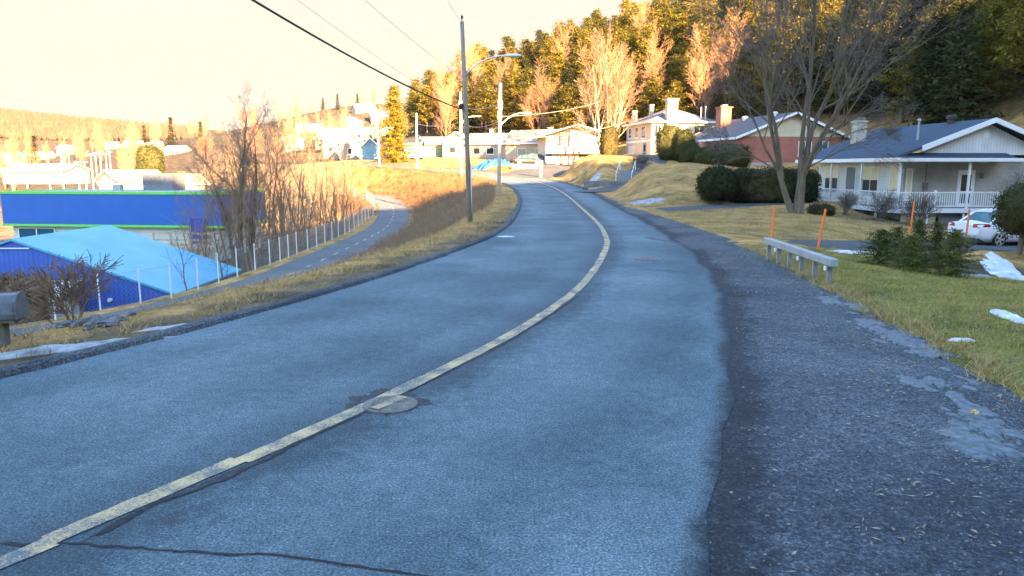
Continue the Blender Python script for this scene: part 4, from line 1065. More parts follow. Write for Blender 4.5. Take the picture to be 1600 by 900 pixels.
p = at(1582, 382, 25); clipped('umbrella_cedar', 'dark umbrella-shaped cedar in front of the white car', [(0, 0, 1.5, 1.1, 1.0, .9, 2.2)], .055, 9000, 27, 'cedar', 'shrub', (17.75, 25.3, gz(17.75, 25.3)), trunk=(-.3, 0, 1.1, .09))
p = at(1282, 336, 42.5); clipped('low_shrub', 'low dark green shrub at the foot of the porch corner post', [(0, 0, .25, .75, .6, .4, 2.2)], .07, 1800, 28, 'cedar', 'shrub', (p.x, p.y, gz(p.x, p.y)))
# brown-leaved hedge behind the path fence at the far left
clipped('brown_hedge', 'brown-leaved hedge behind the fence at the far left', [(0, 0, .9, 1.7, .5, 1.15, 3.5)], .07, 6500, 29, 'brown_leaf', 'hedge', (-17.2, 25.6, -3.4), rz=R(-40))
# bare rounded shrubs along the porch
PR = dict(seg=[.35, .3, .25], wander=[.08, .12, .16], up=[.04, .04, .03], taper=.8, rmin=.006, split=0, sides=[4, 3, 3], n=[9, 7], start=[.25, .1], ang=[38, 42], ratio=[.62, .55], rr=.6)
def bare_shrub(label, loc, n, H, spread, seed, mat='twig', group=None, name='bare_shrub', P=PR):
    rng = random.Random(seed); mb = MB()
    for _ in range(n):
        grow((mb, mb), Vector((rng.gauss(0, .08), rng.gauss(0, .08), 0)), Vector((rng.gauss(0, spread), rng.gauss(0, spread), 1)).normalized(), H * rng.uniform(.55, .8), .014, 0, P, rng)
    o = mb.build(name, mat); o.location = loc; return tag(o, label, 'shrub', group)
SG = 'leafless shrubs along the porch'
for k, (x, y, n, H, sp, lab) in enumerate(((21.2, 42.6, 16, 1.9, .5, 'leafless shrub below the left side of the porch railing'), (22.9, 41.6, 18, 2.0, .45, 'dense leafless shrub in front of the porch corner'), (19.9, 44.4, 12, 1.6, .45, 'small leafless shrub at the left end of the porch'), (28.6, 41.0, 30, 3.3, .5, 'large rounded leafless shrub right of the house door'))):
    bare_shrub(lab, (x, y, gz(x, y)), n, H, sp, 600 + k, group=SG)
bare_shrub('reddish low leafless hedge shrub on the mound below the white house', (13.4, 78, gz(13.4, 78)), 22, 1.8, .6, 610)
bare_shrub('brown seed-headed shrub among the stones by the mailbox', (*gp(118, 516, -.25), gz(*gp(118, 516, -.25)) - .02), 9, 1.35, .38, 611, mat='brush')

# stones on the verge by the mailbox
rg = random.Random(70)
SGR = 'grey stones on the verge'
base = [(105, 524), (128, 515), (142, 524), (150, 512), (165, 520), (178, 515), (196, 517), (207, 508), (84, 521), (160, 528), (172, 526), (139, 532), (118, 527)] + [(350, 455), (372, 452), (395, 447), (412, 443), (430, 440), (448, 436), (470, 431), (500, 425), (520, 417), (545, 410), (565, 404)]
base_z = height([gp(a, b_, -.3)[0] for a, b_ in base], [gp(a, b_, -.3)[1] for a, b_ in base])
for k, (px, py) in enumerate(base):
    x, y = gp(px, py, -.15 if k < 13 else -.3); z = gz(x, y)
    s_ = rg.uniform(.06, .12) if k < 13 else rg.uniform(.07, .14)
    mb = MB(); nu, nv = 9, 6
    for i in range(nv + 1):
        for j in range(nu):
            th, ph = 6.2832 * j / nu, -1.57 + 3.14 * i / nv
            d = Vector((math.cos(th) * math.cos(ph), math.sin(th) * math.cos(ph), math.sin(ph)))
            rr = s_ * (1 + .7 * mnoise.noise(d * 1.3 + Vector((k * 3.1, 0, 0))) + .2 * mnoise.noise(d * 4 + Vector((k, 0, 0))))
            mb.v.append((d.x * rr * 1.3, d.y * rr, d.z * rr * .7 + s_ * .25))
    for i in range(nv):
        for j in range(nu):
            j2 = (j + 1) % nu; mb.f.append((i * nu + j, i * nu + j2, (i + 1) * nu + j2, (i + 1) * nu + j))
    o = mb.build('stone', 'rock'); o.location = (x, y, z); o.rotation_euler = (0, 0, rg.uniform(0, 6.28))
    tag(o, 'grey stone in the heap by the brown shrub and mailbox' if k < 13 else 'dark stone along the top of the bank above the bike path', 'stone', SGR if k < 13 else 'stones along the bank edge')

# ------------------------------------------------------------------ street furniture
# manhole covers
def manhole(label, x, y, r_):
    o = thing('manhole_cover', label, 'manhole cover', (x, y, 0.006))
    a = MB(); a.lathe([(r_, -.05), (r_, .010), (r_ * .96, .014), (r_ * .88, .014)], sides=40); a.build('frame', 'iron', o)
    a = MB(); a.lathe([(r_ * .86, -.03), (r_ * .86, .016), (r_ * .8, .019)], sides=40)
    for i in range(-5, 6):
        for j in range(-5, 6):
            cx, cy = i * r_ * .15, j * r_ * .15
            if math.hypot(cx, cy) < r_ * .74: a.box(cx - r_ * .045, cx + r_ * .045, cy - r_ * .045, cy + r_ * .045, .019, .024)
    ld = a.build('lid', 'iron', o)
    if r_ < .3:
        a = MB(); w_ = .075
        for q in range(7):
            t0, t1 = -.23 + q * .066, -.23 + (q + 1) * .066 - .004
            ux, uy = .52, .854
            a.quad((ux * t0 - uy * w_, uy * t0 + ux * w_, .0255), (ux * t0 + uy * w_ * .6, uy * t0 - ux * w_ * .6, .0255), (ux * t1 + uy * w_ * .6, uy * t1 - ux * w_ * .6, .0255), (ux * t1 - uy * w_, uy * t1 + ux * w_, .0255))
        a.build('paint', 'yellow_paint', ld)
mx_, my_ = gp(610, 633)
manhole('round iron manhole cover on the yellow centre line', mx_, my_, .28)
patch('road_patch', mx_ - .05, my_ + .12, .46, .40, 0.3, .004, 'tar', None, None, 40, 'structure', zoff=.001)
manhole('worn iron manhole cover in the middle of the right lane', *gp(1013, 405), .36)

# box-beam guardrail
ga, gb = Vector((*gp(1200, 405, 0), 0)), Vector((*gp(1298, 446, 0), 0))
gd = (gb - ga); gl = gd.length; ang = math.atan2(gd.y, gd.x)
o = thing('guardrail', 'short grey box-beam guardrail on six posts at the lawn edge', 'guardrail', (ga.x, ga.y, gz(ga.x, ga.y) - .02), ang)
h0 = 0.0
a = MB(); a.box(-.25, gl + .12, -.08, .08, .50, .66); a.build('beam', 'galvanised', o, bevel=.015)
for k in range(6):
    x = .05 + (gl - .15) * k / 5
    a = MB(); a.box(x - .032, x + .032, -.05 + .0, -.042, -.4, .498); a.box(x - .032, x + .032, .042, .05, -.4, .498); a.box(x - .005, x + .005, -.041, .041, -.4, .498)
    p_ = a.build('post', 'galvanised', o)
    if k % 2: 
        a = MB(); a.box(x - .05, x + .05, -.115, -.092, .40, .49); a.build('reflector', 'white_paint', p_)

# orange snow stakes
for px, py, top, lab, sh in ((1206, 373, 318, 'orange snow stake left of the guardrail, nearest the road', .010), (1277, 392, 329, 'leaning orange snow stake behind the guardrail', .14), (1421, 371, 317, 'orange snow stake in front of the porch posts', .05), (1507, 392, 330, 'orange snow stake beside the white car', .02)):
    z0 = {1206: 0, 1277: -.1, 1421: -.6, 1507: -.6}[px]
    x, y = gp(px, py, z0); z0 = gz(x, y); H = (py - top) / FPX * y
    a = MB(); a.tube([(0, 0, -.1), (sh * H * .5, 0, H * .5), (sh * H, 0, H)], [.034, .034, .034], 10)
    o = a.build('snow_stake', 'orange_plastic'); o.location = (x, y, z0); tag(o, lab, 'stake', 'orange snow stakes')

# mailbox
x, y = gp(8, 545, 0)
o = thing('mailbox', 'grey metal mailbox on a mossy wooden post at the kerb', 'mailbox', (x - .12, y + .1, gz(x, y) - .14), R(12))
a = MB(); a.box(-.09, .09, -.09, .09, -.3, .48); a.build('post', 'old_post', o, bevel=.012)
a = MB()
prof = [(-.16, .52), (.16, .52), (.18, .60), (.16, .76), (.09, .84), (0, .86), (-.09, .84), (-.16, .76), (-.18, .60)]
a.poly_prism([(-.38, p_[0] * 1.15, p_[1]) for p_ in prof], (.66, 0, 0)); bx_ = a.build('box', 'mail_metal', o, bevel=.012)
a = MB(); a.box(-.40, .26, -.16, .16, .475, .518); a.build('bracket', 'old_post', o)
a = MB(); a.poly_prism([(.285, p_[0] * 1.2, .52 + (p_[1] - .52) * 1.04) for p_ in prof], (.02, 0, 0)); dr = a.build('door', 'mail_metal', o)
a = MB(); a.box(-.36, -.02, -.17, .17, .868, .90); a.build('lid', 'green_paint', o)

# chain-link fence by the path
FENCE = [(14, 505, -2.5), (87, 500, -2.5), (157, 485, -2.5), (220, 475, -2.5), (268, 465, -2.5), (310, 453, -2.5), (342, 442, -2.5), (371, 433, -2.5), (399, 422, -2.5), (422, 414, -2.5), (438, 409, -2.5), (451, 403, -2.5), (464, 398, -2.5), (481, 392, -2.5), (495, 386, -2.5), (508, 380, -2.5), (519, 375, -2.5), (529, 370, -2.5), (539, 365.5, -2.5), (546, 361.5, -2.5), (553.5, 358, -2.5), (560, 354, -2.5), (566, 351, -2.5), (571, 348.5, -2.5), (576, 346, -2.5)]
fp = []
for i, (px, py, z) in enumerate(FENCE):
    x, y = gp(px, py, z)
    if i == 0: x, y = -16.6, 23.0
    fp.append((x, y))
for q in ((-13.3, 71), (-14.1, 76), (-15.4, 82), (-17.2, 88), (-19.6, 92.5), (-23, 96.5)): fp.append(q)
o = thing('chain_link_fence', 'chain-link fence on thin pale posts along the bike path', 'fence', (fp[0][0], fp[0][1], -2.5))
zs = height([p_[0] for p_ in fp], [p_[1] for p_ in fp])
mesh = MB(); rail = MB()
for i, (x, y) in enumerate(fp):
    lx, ly, lz = x - fp[0][0], y - fp[0][1], zs[i] + 2.5
    a = MB(); a.tube([(lx, ly, lz - .2), (lx, ly, lz + 1.3)], .030, 8); a.build('post', 'white_metal', o)
    if i + 1 < len(fp):
        nx_, ny_, nz_ = fp[i + 1][0] - fp[0][0], fp[i + 1][1] - fp[0][1], zs[i + 1] + 2.5
        p0, p1 = Vector((lx, ly, lz)), Vector((nx_, ny_, nz_)); L = (p1 - p0).length
        rail.tube([p0 + UP * 1.22, p1 + UP * 1.22], .008, 4); rail.tube([p0 + UP * .06, p1 + UP * .06], .006, 4)
        n = max(2, int(L / .16))
        for k in range(-7, n):
            for sgn in (0, 1):
                t0, t1 = k / n, (k + 7) / n
                z0, z1 = .06, 1.22
                def clampseg(t0, z0, t1, z1):
                    if t0 < 0: z0 += (z1 - z0) * (-t0) / (t1 - t0); t0 = 0
                    if t1 > 1: z1 = z0 + (z1 - z0) * (1 - t0) / (t1 - t0); t1 = 1
                    return t0, z0, t1, z1
                if t1 <= 0 or t0 >= 1: continue
                a0, b0, a1, b1 = clampseg(t0, z0 if sgn else z1, t1, z1 if sgn else z0)
                mesh.tube([p0.lerp(p1, a0) + UP * b0, p0.lerp(p1, a1) + UP * b1], .0019, 3, cap=False)
rail.build('rail', 'galvanised', o); mesh.build('mesh', 'galvanised', o)

# utility poles
def pole(label, x, y, H, r_, mat, lean=(0, 0), arm=None, extras=(), name='utility_pole'):
    z = gz(x, y)
    o = thing(name, label, 'pole', (x, y, z))
    top = Vector((lean[0] * H, lean[1] * H, H))
    a = MB(); a.tube([(0, 0, -.5), top * .5, top], [r_, r_ * .85, r_ * .68], 12); a.build('pole', mat, o, smooth=True)
    if arm:
        ah, al, rise, lamp = arm
        b0 = top * (ah / H); a = MB()
        pts = [b0 + Vector((al * t, 0, rise * (1 - (1 - t) ** 2.2))) for t in (0, .15, .35, .6, .85, 1)]
        a.tube(pts, .032 if r_ < .15 else .05, 8); ar = a.build('lamp_arm', 'white_metal', o, smooth=True)
        e = pts[-1]; a = MB(); a.lathe([(.03, -.1), (.10, .05), (.14, .3), (.13, .55), (.05, .72)], sides=12, axis='Y')
        a.v = [(e.x + v[1], e.y + v[0], e.z + v[2] * .6) for v in a.v]; a.f = [f[::-1] for f in a.f]
        a.build('lamp_head', 'white_metal', ar, smooth=True)
    for kind, h, w in extras:
        b0 = top * (h / H); a = MB()
        if kind == 'pin': a.tube([b0, b0 + Vector((0, 0, w))], .02, 6); a.lathe([(.02, 0), (.05, .04), (.05, .12), (.03, .16)], c=tuple(b0 + Vector((0, 0, w))), sides=8); a.build('insulator', 'cable', o)
        if kind == 'box': a.box(b0.x - .16, b0.x + .16, b0.y - .42, b0.y - .14, b0.z - .35, b0.z + .35); a.build('junction_box', 'pale_pole', o, bevel=.03)
        if kind == 'guard': a.box(b0.x + r_ * .9, b0.x + r_ * .9 + .05, b0.y - .06, b0.y + .0, .1, h); a.build('cable_guard', 'white_metal', o)
        if kind == 'can': a.lathe([(.16, -.4), (.18, -.36), (.18, .36), (.1, .42)], c=(b0.x, b0.y - .38, b0.z), sides=12); a.build('transformer', 'white_metal', o, smooth=True)
        if kind == 'knob': a.lathe([(.05, -.1), (.10, -.05), (.10, .08), (.04, .14)], c=(b0.x - r_ - .06, b0.y - .1, b0.z), sides=10); a.build('clamp', 'cable', o)
    return o
p1 = at(735, 347, 33.0)
pole('tall brown wooden utility pole nearest the road with a long lamp arm', p1.x, p1.y, 8.55, .125, 'pole_wood', (-.033, 0), (6.3, 1.75, .85, 1), (('pin', 8.55, .1), ('knob', 5.0, 0), ('guard', 2.6, 0)))
p2 = at(779, 292, 63); pole('pale utility pole at the bend with a curved lamp arm', p2.x, p2.y, 9.0, .17, 'pale_pole', (.02, 0), (5.5, 1.95, 1.1, 1), (('can', 7.2, 0), ('pin', 9.0, .1), ('box', 6.4, 0)))
p3 = at(721, 275, 88); pole('pale utility pole behind the brown pole with a short lamp arm', p3.x, p3.y, 9.6, .17, 'pale_pole', (0, 0), (6.0, 1.6, .9, 1), (('box', 5.4, 0), ('can', 8.2, 0)))
p4 = at(652, 256, 104.5); pole('plain pale pole right of the lone golden conifer', p4.x, p4.y, 7.6, .16, 'pale_pole')
p5 = at(593, 256, 108); pole('white lamp pole left of the lone golden conifer', p5.x, p5.y, 7.6, .15, 'white_paint', (-.03, 0), (4.6, 1.5, .9, 1), ())
# wires
def wire(pts, r_, label, mat, sag=0.0, n=24, name='overhead_cable', group=None):
    a = MB(); P = []
    for (q0, q1) in zip(pts, pts[1:]):
        q0, q1 = Vector(q0), Vector(q1)
        for i in range(n + 1):
            t = i / n; P.append(q0.lerp(q1, t) - UP * sag * 4 * t * (1 - t))
    a.tube(P, r_, 5); o = a.build(name, mat, smooth=True); return tag(o, label, 'cable', group)
k1 = at(727, 173, 33.0)
c0, c1 = at(395, 0, 15.5), k1
ext = c0 + (c0 - c1) * 0.85 + Vector((0, 0, .9))
a = MB(); P = [Vector(c1).lerp(c0, t) - UP * .18 * 4 * t * (1 - t) for t in [i / 20 for i in range(21)]] + [c0.lerp(ext, i / 10) for i in range(1, 11)]
a.tube(P, .026, 6); tag(a.build('overhead_cable', 'cable', smooth=True), 'thick black overhead cable running from the brown pole to the upper left', 'cable')
tp1 = Vector((p1.x - .033 * 8.9, p1.y, gz(p1.x, p1.y) + 8.6)); tp2 = Vector((p2.x, p2.y, gz(p2.x, p2.y) + 8.9)); tp3 = Vector((p3.x, p3.y, gz(p3.x, p3.y) + 9.4)); tp4 = Vector((p4.x, p4.y, gz(p4.x, p4.y) + 7.4)); tp5 = Vector((p5.x, p5.y, gz(p5.x, p5.y) + 7.4))
WG = 'thin wires between the poles'
wire([tp1, at(700, 0, 24), at(640, -260, 12)], .006, 'thin wire rising from the top of the brown pole', 'thin_wire', .1, group=WG)
wire([tp3 - UP * 1.0, at(465, 0, 22)], .006, 'thin pale wire crossing the sky above the thick cable', 'thin_wire', .5, group=WG)
wire([tp2 - UP * .6, at(570, 0, 20)], .006, 'faint thin wire highest in the sky left of the brown pole', 'thin_wire', .5, group=WG)
wire([tp2 - UP * 1.6, tp3 - UP * 1.4], .022, 'upper grey wire between the bend pole and the pole behind the brown one', 'thin_wire', .35, group=WG)
wire([tp2 - UP * 3.0, tp3 - UP * 3.2], .026, 'lower grey wire between the bend pole and the pole behind the brown one', 'thin_wire', .5, group=WG)
wire([tp3 - UP * 3.2, tp4 - UP * 1.2], .03, 'upper wire from the conifer pole towards the bend', 'thin_wire', .4, group=WG)
wire([tp3 - UP * 4.6, tp4 - UP * 2.7], .03, 'sagging lower wire from the conifer pole towards the bend', 'thin_wire', .8, group=WG)
hp = at(1010, 196, 104)
wire([tp2 - UP * 2.6, at(960, 150, 112)], .024, 'upper service wire from the bend pole to the hillside', 'thin_wire', .6, group=WG)
wire([tp2 - UP * 4.4, at(985, 188, 106)], .026, 'lower service wire from the bend pole to the white house', 'thin_wire', .6, group=WG)
wire([k1 - UP * .2, tp2 - UP * 3.4], .022, 'dark wire from the brown pole clamp to the bend pole', 'cable', .3, group=WG)

# yellow leaf on the shoulder
x, y = gp(1522, 652); a = MB()
for k in range(9):
    t0, t1 = 6.283 * k / 9, 6.283 * (k + 1) / 9
    r0, r1 = .055 * (1 if k % 2 else .6), .055 * (.6 if k % 2 else 1)
    a.tri((0, 0, .02), (r0 * math.cos(t0), r0 * math.sin(t0), .035 if k % 3 else .012), (r1 * math.cos(t1), r1 * math.sin(t1), .02 + .02 * (k % 2)))
o = a.build('fallen_leaf', 'yellow_leaf'); o.location = (x, y, .03); tag(o, 'curled yellow leaf lying on the gravel shoulder', 'leaf')

# ------------------------------------------------------------------ houses
def face_T(face, w, d):
    """local frame of a wall face: (along, out, up) -> house coordinates; house occupies 0..w, 0..d"""
    if face == 'front': return lambda v: Vector((v.x, -v.y, v.z))
    if face == 'left': return lambda v: Vector((-v.y, d - v.x, v.z))
    if face == 'right': return lambda v: Vector((w + v.y, v.x, v.z))
    return lambda v: Vector((w - v.x, d + v.y, v.z))
def window(h, face, x, z, ww, hh, w, d, frame='white_paint', pane='window_glass', bars=1, curtain=None, fw=.07):
    T = face_T(face, w, d); a = MB()
    a.box(x, x + ww, 0, .06, z, z + fw, T); a.box(x, x + ww, 0, .06, z + hh - fw, z + hh, T)
    a.box(x, x + fw, 0, .06, z + fw, z + hh - fw, T); a.box(x + ww - fw, x + ww, 0, .06, z + fw, z + hh - fw, T)
    for k in range(bars):
        c = x + ww * (k + 1) / (bars + 1); a.box(c - .025, c + .025, 0, .05, z + fw, z + hh - fw, T)
    f = a.build('window', frame, h)
    a = MB(); a.box(x + fw, x + ww - fw, .004, .02, z + fw, z + hh - fw, T); a.build('pane', pane, f)
    a = MB(); a.box(x - .06, x + ww + .06, 0, .10, z - .07, z - .002, T); a.build('sill', frame, f)
    if curtain:
        a = MB(); a.box(x + fw, x + ww - fw, .022, .03, z + fw + (hh - 2 * fw) * (1 - curtain), z + hh - fw, T); a.build('curtain', 'curtain', f)
    return f
def door(h, face, x, z, ww, hh, w, d, mat='white_paint', pane=True):
    T = face_T(face, w, d); a = MB(); a.box(x - .08, x, 0, .07, z, z + hh + .08, T); a.box(x + ww, x + ww + .08, 0, .07, z, z + hh + .08, T); a.box(x, x + ww, 0, .07, z + hh, z + hh + .08, T)
    a.box(x, x + ww, 0, .035, z, z + hh, T); f = a.build('door', mat, h)
    if pane:
        for z0, z1 in ((.95, hh - .2), (.2, .8)):
            a = MB(); a.box(x + .14, x + ww - .14, .037, .045, z + z0, z + z1, T); a.build('pane', 'window_glass', f)
    a = MB(); a.box(x + ww - .12, x + ww - .06, .037, .09, z + .98, z + 1.04, T); a.build('handle', 'iron', f)
    return f
def garage(h, face, x, z, ww, hh, w, d, mat='white_paint'):
    T = face_T(face, w, d); a = MB(); a.box(x, x + ww, 0, .04, z, z + hh, T)
    for k in range(1, 5): a.box(x, x + ww, .04, .05, z + hh * k / 5 - .02, z + hh * k / 5 + .02, T)
    return a.build('garage_door', mat, h)
def gable(h, w, d, z0, z1, rise, axis, wall, roof, over=.45, gable_mat=None, thick=.18, fascia='white_paint'):
    """walls and a two-slope roof; axis = direction of the ridge"""
    a = MB(); a.box(0, w, 0, d, z0, z1); a.build('wall', wall, h)
    g = MB(); rf = MB(); fa = MB()
    if axis == 'y':
        for yy in (0, d - .1):
            g = MB(); g.poly_prism([(0, yy, z1), (w, yy, z1), (w / 2, yy, z1 + rise)], (0, .1, 0)); g.build('gable', gable_mat or wall, h)
        k = rise / (w / 2); o = over
        for s in (0, 1):
            X_ = (lambda q: q) if s == 0 else (lambda q: w - q)
            e = (X_(-o), z1 - k * o); r_ = (X_(w / 2), z1 + rise)
            rf.poly_prism([(e[0], -o, e[1] + .02), (r_[0], -o, r_[1] + .02), (r_[0], -o, r_[1] + thick), (e[0], -o, e[1] + thick)], (0, d + 2 * o, 0))
            fa.poly_prism([(e[0], -o - .05, e[1] - .06), (r_[0], -o - .05, r_[1] - .06), (r_[0], -o - .05, r_[1] + thick + .01), (e[0], -o - .05, e[1] + thick + .01)], (0, .045, 0))
            fa.poly_prism([(e[0], d + o + .005, e[1] - .06), (r_[0], d + o + .005, r_[1] - .06), (r_[0], d + o + .005, r_[1] + thick + .01), (e[0], d + o + .005, e[1] + thick + .01)], (0, .045, 0))
            xa = e[0] - .05 if s == 0 else e[0]
            fa.box(xa, xa + .05, -o, d + o, e[1] - .05, e[1] + thick - .01)
    else:
        for xx in (0, w - .1):
            g = MB(); g.poly_prism([(xx, 0, z1), (xx, d / 2, z1 + rise), (xx, d, z1)], (.1, 0, 0)); g.build('gable', gable_mat or wall, h)
        k = rise / (d / 2); o = over
        for s in (0, 1):
            Y_ = (lambda q: q) if s == 0 else (lambda q: d - q)
            e = (Y_(-o), z1 - k * o); r_ = (Y_(d / 2), z1 + rise)
            rf.poly_prism([(-o, e[0], e[1] + .02), (-o, r_[0], r_[1] + .02), (-o, r_[0], r_[1] + thick), (-o, e[0], e[1] + thick)], (w + 2 * o, 0, 0))
            for xx in (-o - .05, w + o + .005):
                fa.poly_prism([(xx, e[0], e[1] - .06), (xx, r_[0], r_[1] - .06), (xx, r_[0], r_[1] + thick + .01), (xx, e[0], e[1] + thick + .01)], (.045, 0, 0))
            ya = e[0] - .05 if s == 0 else e[0]
            fa.box(-o, w + o, ya, ya + .05, e[1] - .05, e[1] + thick - .01)
    R_ = rf.build('roof', roof, h); fa.build('fascia', fascia, R_)
    return R_
def chimney(roof, x, y, z0, z1, w, mat, cap=True, name='chimney'):
    a = MB(); a.box(x - w / 2, x + w / 2, y - w / 2, y + w / 2, z0, z1)
    if cap: a.box(x - w * .6, x + w * .6, y - w * .6, y + w * .6, z1, z1 + .12)
    return a.build(name, mat, roof)
def pipe(roof, x, y, z0, z1, r_=.05, mat='galvanised', name='vent_pipe', cap=True):
    a = MB(); a.tube([(x, y, z0), (x, y, z1)], r_, 8)
    if cap: a.lathe([(r_ * 1.8, z1), (r_ * 1.8, z1 + .1), (r_ * .8, z1 + .16)], c=(x, y, 0), sides=8)
    return a.build(name, mat, roof)

# ---- white porch house
HX, HY = 24.0, 45.8
PZ = 0.0                       # porch floor level
h = thing('porch_house', 'white bungalow with blue roof, front gable and railed wraparound porch', 'house', (HX, HY, PZ), R(5))
w, d = 10.5, 10.5
a = MB(); a.box(0, w, 0, d, -1.6, 0.0); a.build('foundation', 'grey_brick', h)
a = MB(); a.box(0, w, 0, d, 0.0, 2.75); a.build('wall', 'grey_brick', h)
a = MB(); a.box(-.015, -.003, .3, d - .02, .02, 2.7); a.build('siding', 'white_boards', h)
rx0, rxm, rz0, rzm = -1.55, 4.6, 2.86, 5.15
rf = MB(); yA, yB = -1.9, d + .5
for s in (0, 1):
    e = rx0 if s == 0 else 2 * rxm - rx0
    rf.poly_prism([(e, yA + .6, rz0), (rxm, yA + .6, rzm), (rxm, yA + .6, rzm + .16), (e, yA + .6, rz0 + .16)], (0, yB - yA - .6, 0))
roof = rf.build('roof', 'blue_shingle', h)
a = MB()   # rake boards of the front gable, gutters
k_ = (rzm - rz0) / (rxm - rx0)
for s in (0, 1):
    X_ = (lambda q: q) if s == 0 else (lambda q: 2 * rxm - q)
    xs_ = .15
    e = (X_(xs_), rz0 + k_ * (xs_ - rx0)); r_ = (X_(rxm), rzm)
    a.poly_prism([(e[0], yA + .5, e[1] - .14), (r_[0], yA + .5, r_[1] - .10), (r_[0], yA + .5, r_[1] + .19), (e[0], yA + .5, e[1] + .19)], (0, .09, 0))
a.build('rake_board', 'white_paint', roof)
a = MB(); a.box(rx0 - .12, rx0 - .003, yA - .1, yB, rz0 - .10, rz0 + .12); a.box(rx0 - .12, 6.2, yA - .22, yA - .1, rz0 - .10, rz0 + .10); a.build('gutter', 'white_metal', roof)
a = MB(); a.poly_prism([(.25, -.6, rz0 + .3), (2 * rxm - .25, -.6, rz0 + .3), (rxm, -.6, rzm - .05)], (0, .1, 0)); a.build('gable', 'gable_boards', h)
a = MB(); a.box(rxm - .2, rxm + .2, -.64, -.603, 4.2, 4.7); a.build('gable_vent', 'white_paint', h)
a = MB()   # porch roof skirt
a.poly_prism([(rx0, yA - .1, rz0), (rx0, -.6, rz0 + .42), (rx0, -.6, rz0 + .30), (rx0, yA - .1, rz0 - .06)], (7.6, 0, 0)); a.build('porch_roof', 'blue_shingle', h)
a = MB(); a.box(rx0, 6.0, yA, -.003, rz0 - .14, rz0 - .07); a.box(rx0, -.02, -.003, d, rz0 - .14, rz0 - .07); a.build('soffit', 'white_paint', roof)
# porch deck, posts, railing
a = MB(); a.box(-1.4, 6.2, -1.75, 0, -.14, 0); a.box(-1.4, 0, 0.001, d, -.14, 0); dk = a.build('porch_deck', 'concrete', h)
a = MB(); a.box(-1.45, -1.402, -1.8, d, -.26, .0); a.box(-1.40, 6.2, -1.8, -1.752, -.26, .0); a.build('deck_edge', 'white_paint', dk)
for (x, y) in ((-1.32, d - .2), (-1.32, 6.2), (-1.32, 2.4), (-1.32, -1.68), (3.0, -1.68)):
    a = MB(); a.box(x - .055, x + .055, y - .055, y + .055, 0, rz0 - .14); a.build('porch_post', 'white_metal', h)
for (x, y) in ((-1.3, 8.2), (-1.3, 4.2), (-1.3, .5), (.6, -1.66), (2.9, -1.66), (3.2, -1.66), (5.6, -1.66)):
    a = MB(); a.box(x - .05, x + .05, y - .05, y + .05, -1.6, -.145); a.build('deck_post', 'white_metal', h)
a = MB()
for z in (.10, .92): a.box(-1.36, -1.28, -1.62, d - .26, z, z + .06); a.box(-1.26, 5.2, -1.72, -1.64, z, z + .06)
y = -1.5
while y < d - .3: a.box(-1.335, -1.305, y - .015, y + .015, .16, .92); y += .13
x = -1.15
while x < 5.2: a.box(x - .018, x + .018, -1.70, -1.66, .16, .92); x += .145
for x in (1.0, 5.2): a.box(x - .05, x + .05, -1.735, -1.625, 0, 1.08)
a.build('railing', 'white_metal', h)
for (x0, x1, y0, y1, m_) in ((1.6, 3.0, -1.3, -1.26, 'lattice'), (-.9, 1.3, -1.45, -1.40, 'plywood')):
    a = MB(); a.box(x0, x1, y0, y1, -1.35, -.27); a.build('skirting', m_, h)
window(h, 'left', 1.0, .55, 1.9, 1.95, w, d, pane='window_glass', curtain=.42, bars=1)
window(h, 'left', 6.0, .45, 1.9, 2.0, w, d, curtain=.42, bars=1)
window(h, 'left', 3.9, .2, 1.3, 2.3, w, d, bars=0, pane='lattice')
window(h, 'left', 9.1, .9, 1.0, 1.6, w, d, bars=0, curtain=.98)
door(h, 'front', 3.6, .02, .92, 2.15, w, d)
a = MB(); a.box(1.25, 1.55, -.12, -.003, 1.0, 1.5); a.tube([(1.4, -.06, 1.5), (1.4, -.06, 2.7)], .03, 6); a.lathe([(.10, -.2), (.10, -.123)], c=(1.4, 0, 1.3), sides=12, axis='Y'); a.build('electric_meter', 'iron', h)
a = MB(); a.box(4.95, 5.1, -.14, -.003, 1.75, 2.05); a.build('wall_lamp', 'iron', h)
window(h, 'front', .15, .45, .4, 1.9, w, d, bars=0, curtain=.98)
window(h, 'left', 2.2, -1.1, .8, .5, w, d, bars=0)
chimney(roof, 1.7, 8.4, 3.6, 5.6, .75, 'cream_stucco'); 
a = MB(); a.box(1.4, 2.0, 8.1, 8.7, 5.721, 5.95); a.build('chimney_cap', 'iron', roof)
pipe(roof, 1.35, 1.0, 3.8, 5.25, .07, 'galvanised')
for x, y, z in ((2.9, 6.5, 4.5), (4.3, 2.2, 5.1)):
    a = MB(); a.lathe([(.22, z), (.22, z + .35), (.32, z + .38), (.32, z + .55), (.2, z + .62)], c=(x, y, 0), sides=10); a.build('roof_vent', 'dark_trim', roof)

# ---- red brick house
h = thing('brick_house', 'red brick house with cream gable and purple-grey roof above the hedge', 'house', (22.6, 75.0, 2.55), R(12))
w, d = 11.6, 12.0
a = MB(); a.box(0, w, 0, d, -.8, .35); a.build('foundation', 'concrete', h)
roof = gable(h, w, d, .35, 2.95, 2.25, 'y', 'red_brick', 'purple_shingle', over=.75, gable_mat='cream_boards')
a = MB(); a.box(-1.1, -.003, 6.0, d - .6, -.8, 2.62); bay = a.build('bay', 'pink_brick', h)
for y0 in (6.5, 9.2):
    a = MB(); a.box(-1.16, -1.103, y0, y0 + 1.25, .9, 2.3); f = a.build('window', 'white_paint', h); a = MB(); a.box(-1.175, -1.163, y0 + .12, y0 + 1.13, 1.02, 2.2); a.build('pane', 'window_glass', f)
door(h, 'left', 6.9, .1, 1.0, 2.2, w, d, mat='dark_trim'); window(h, 'left', 8.4, .6, 1.6, 1.7, w, d, frame='dark_trim')
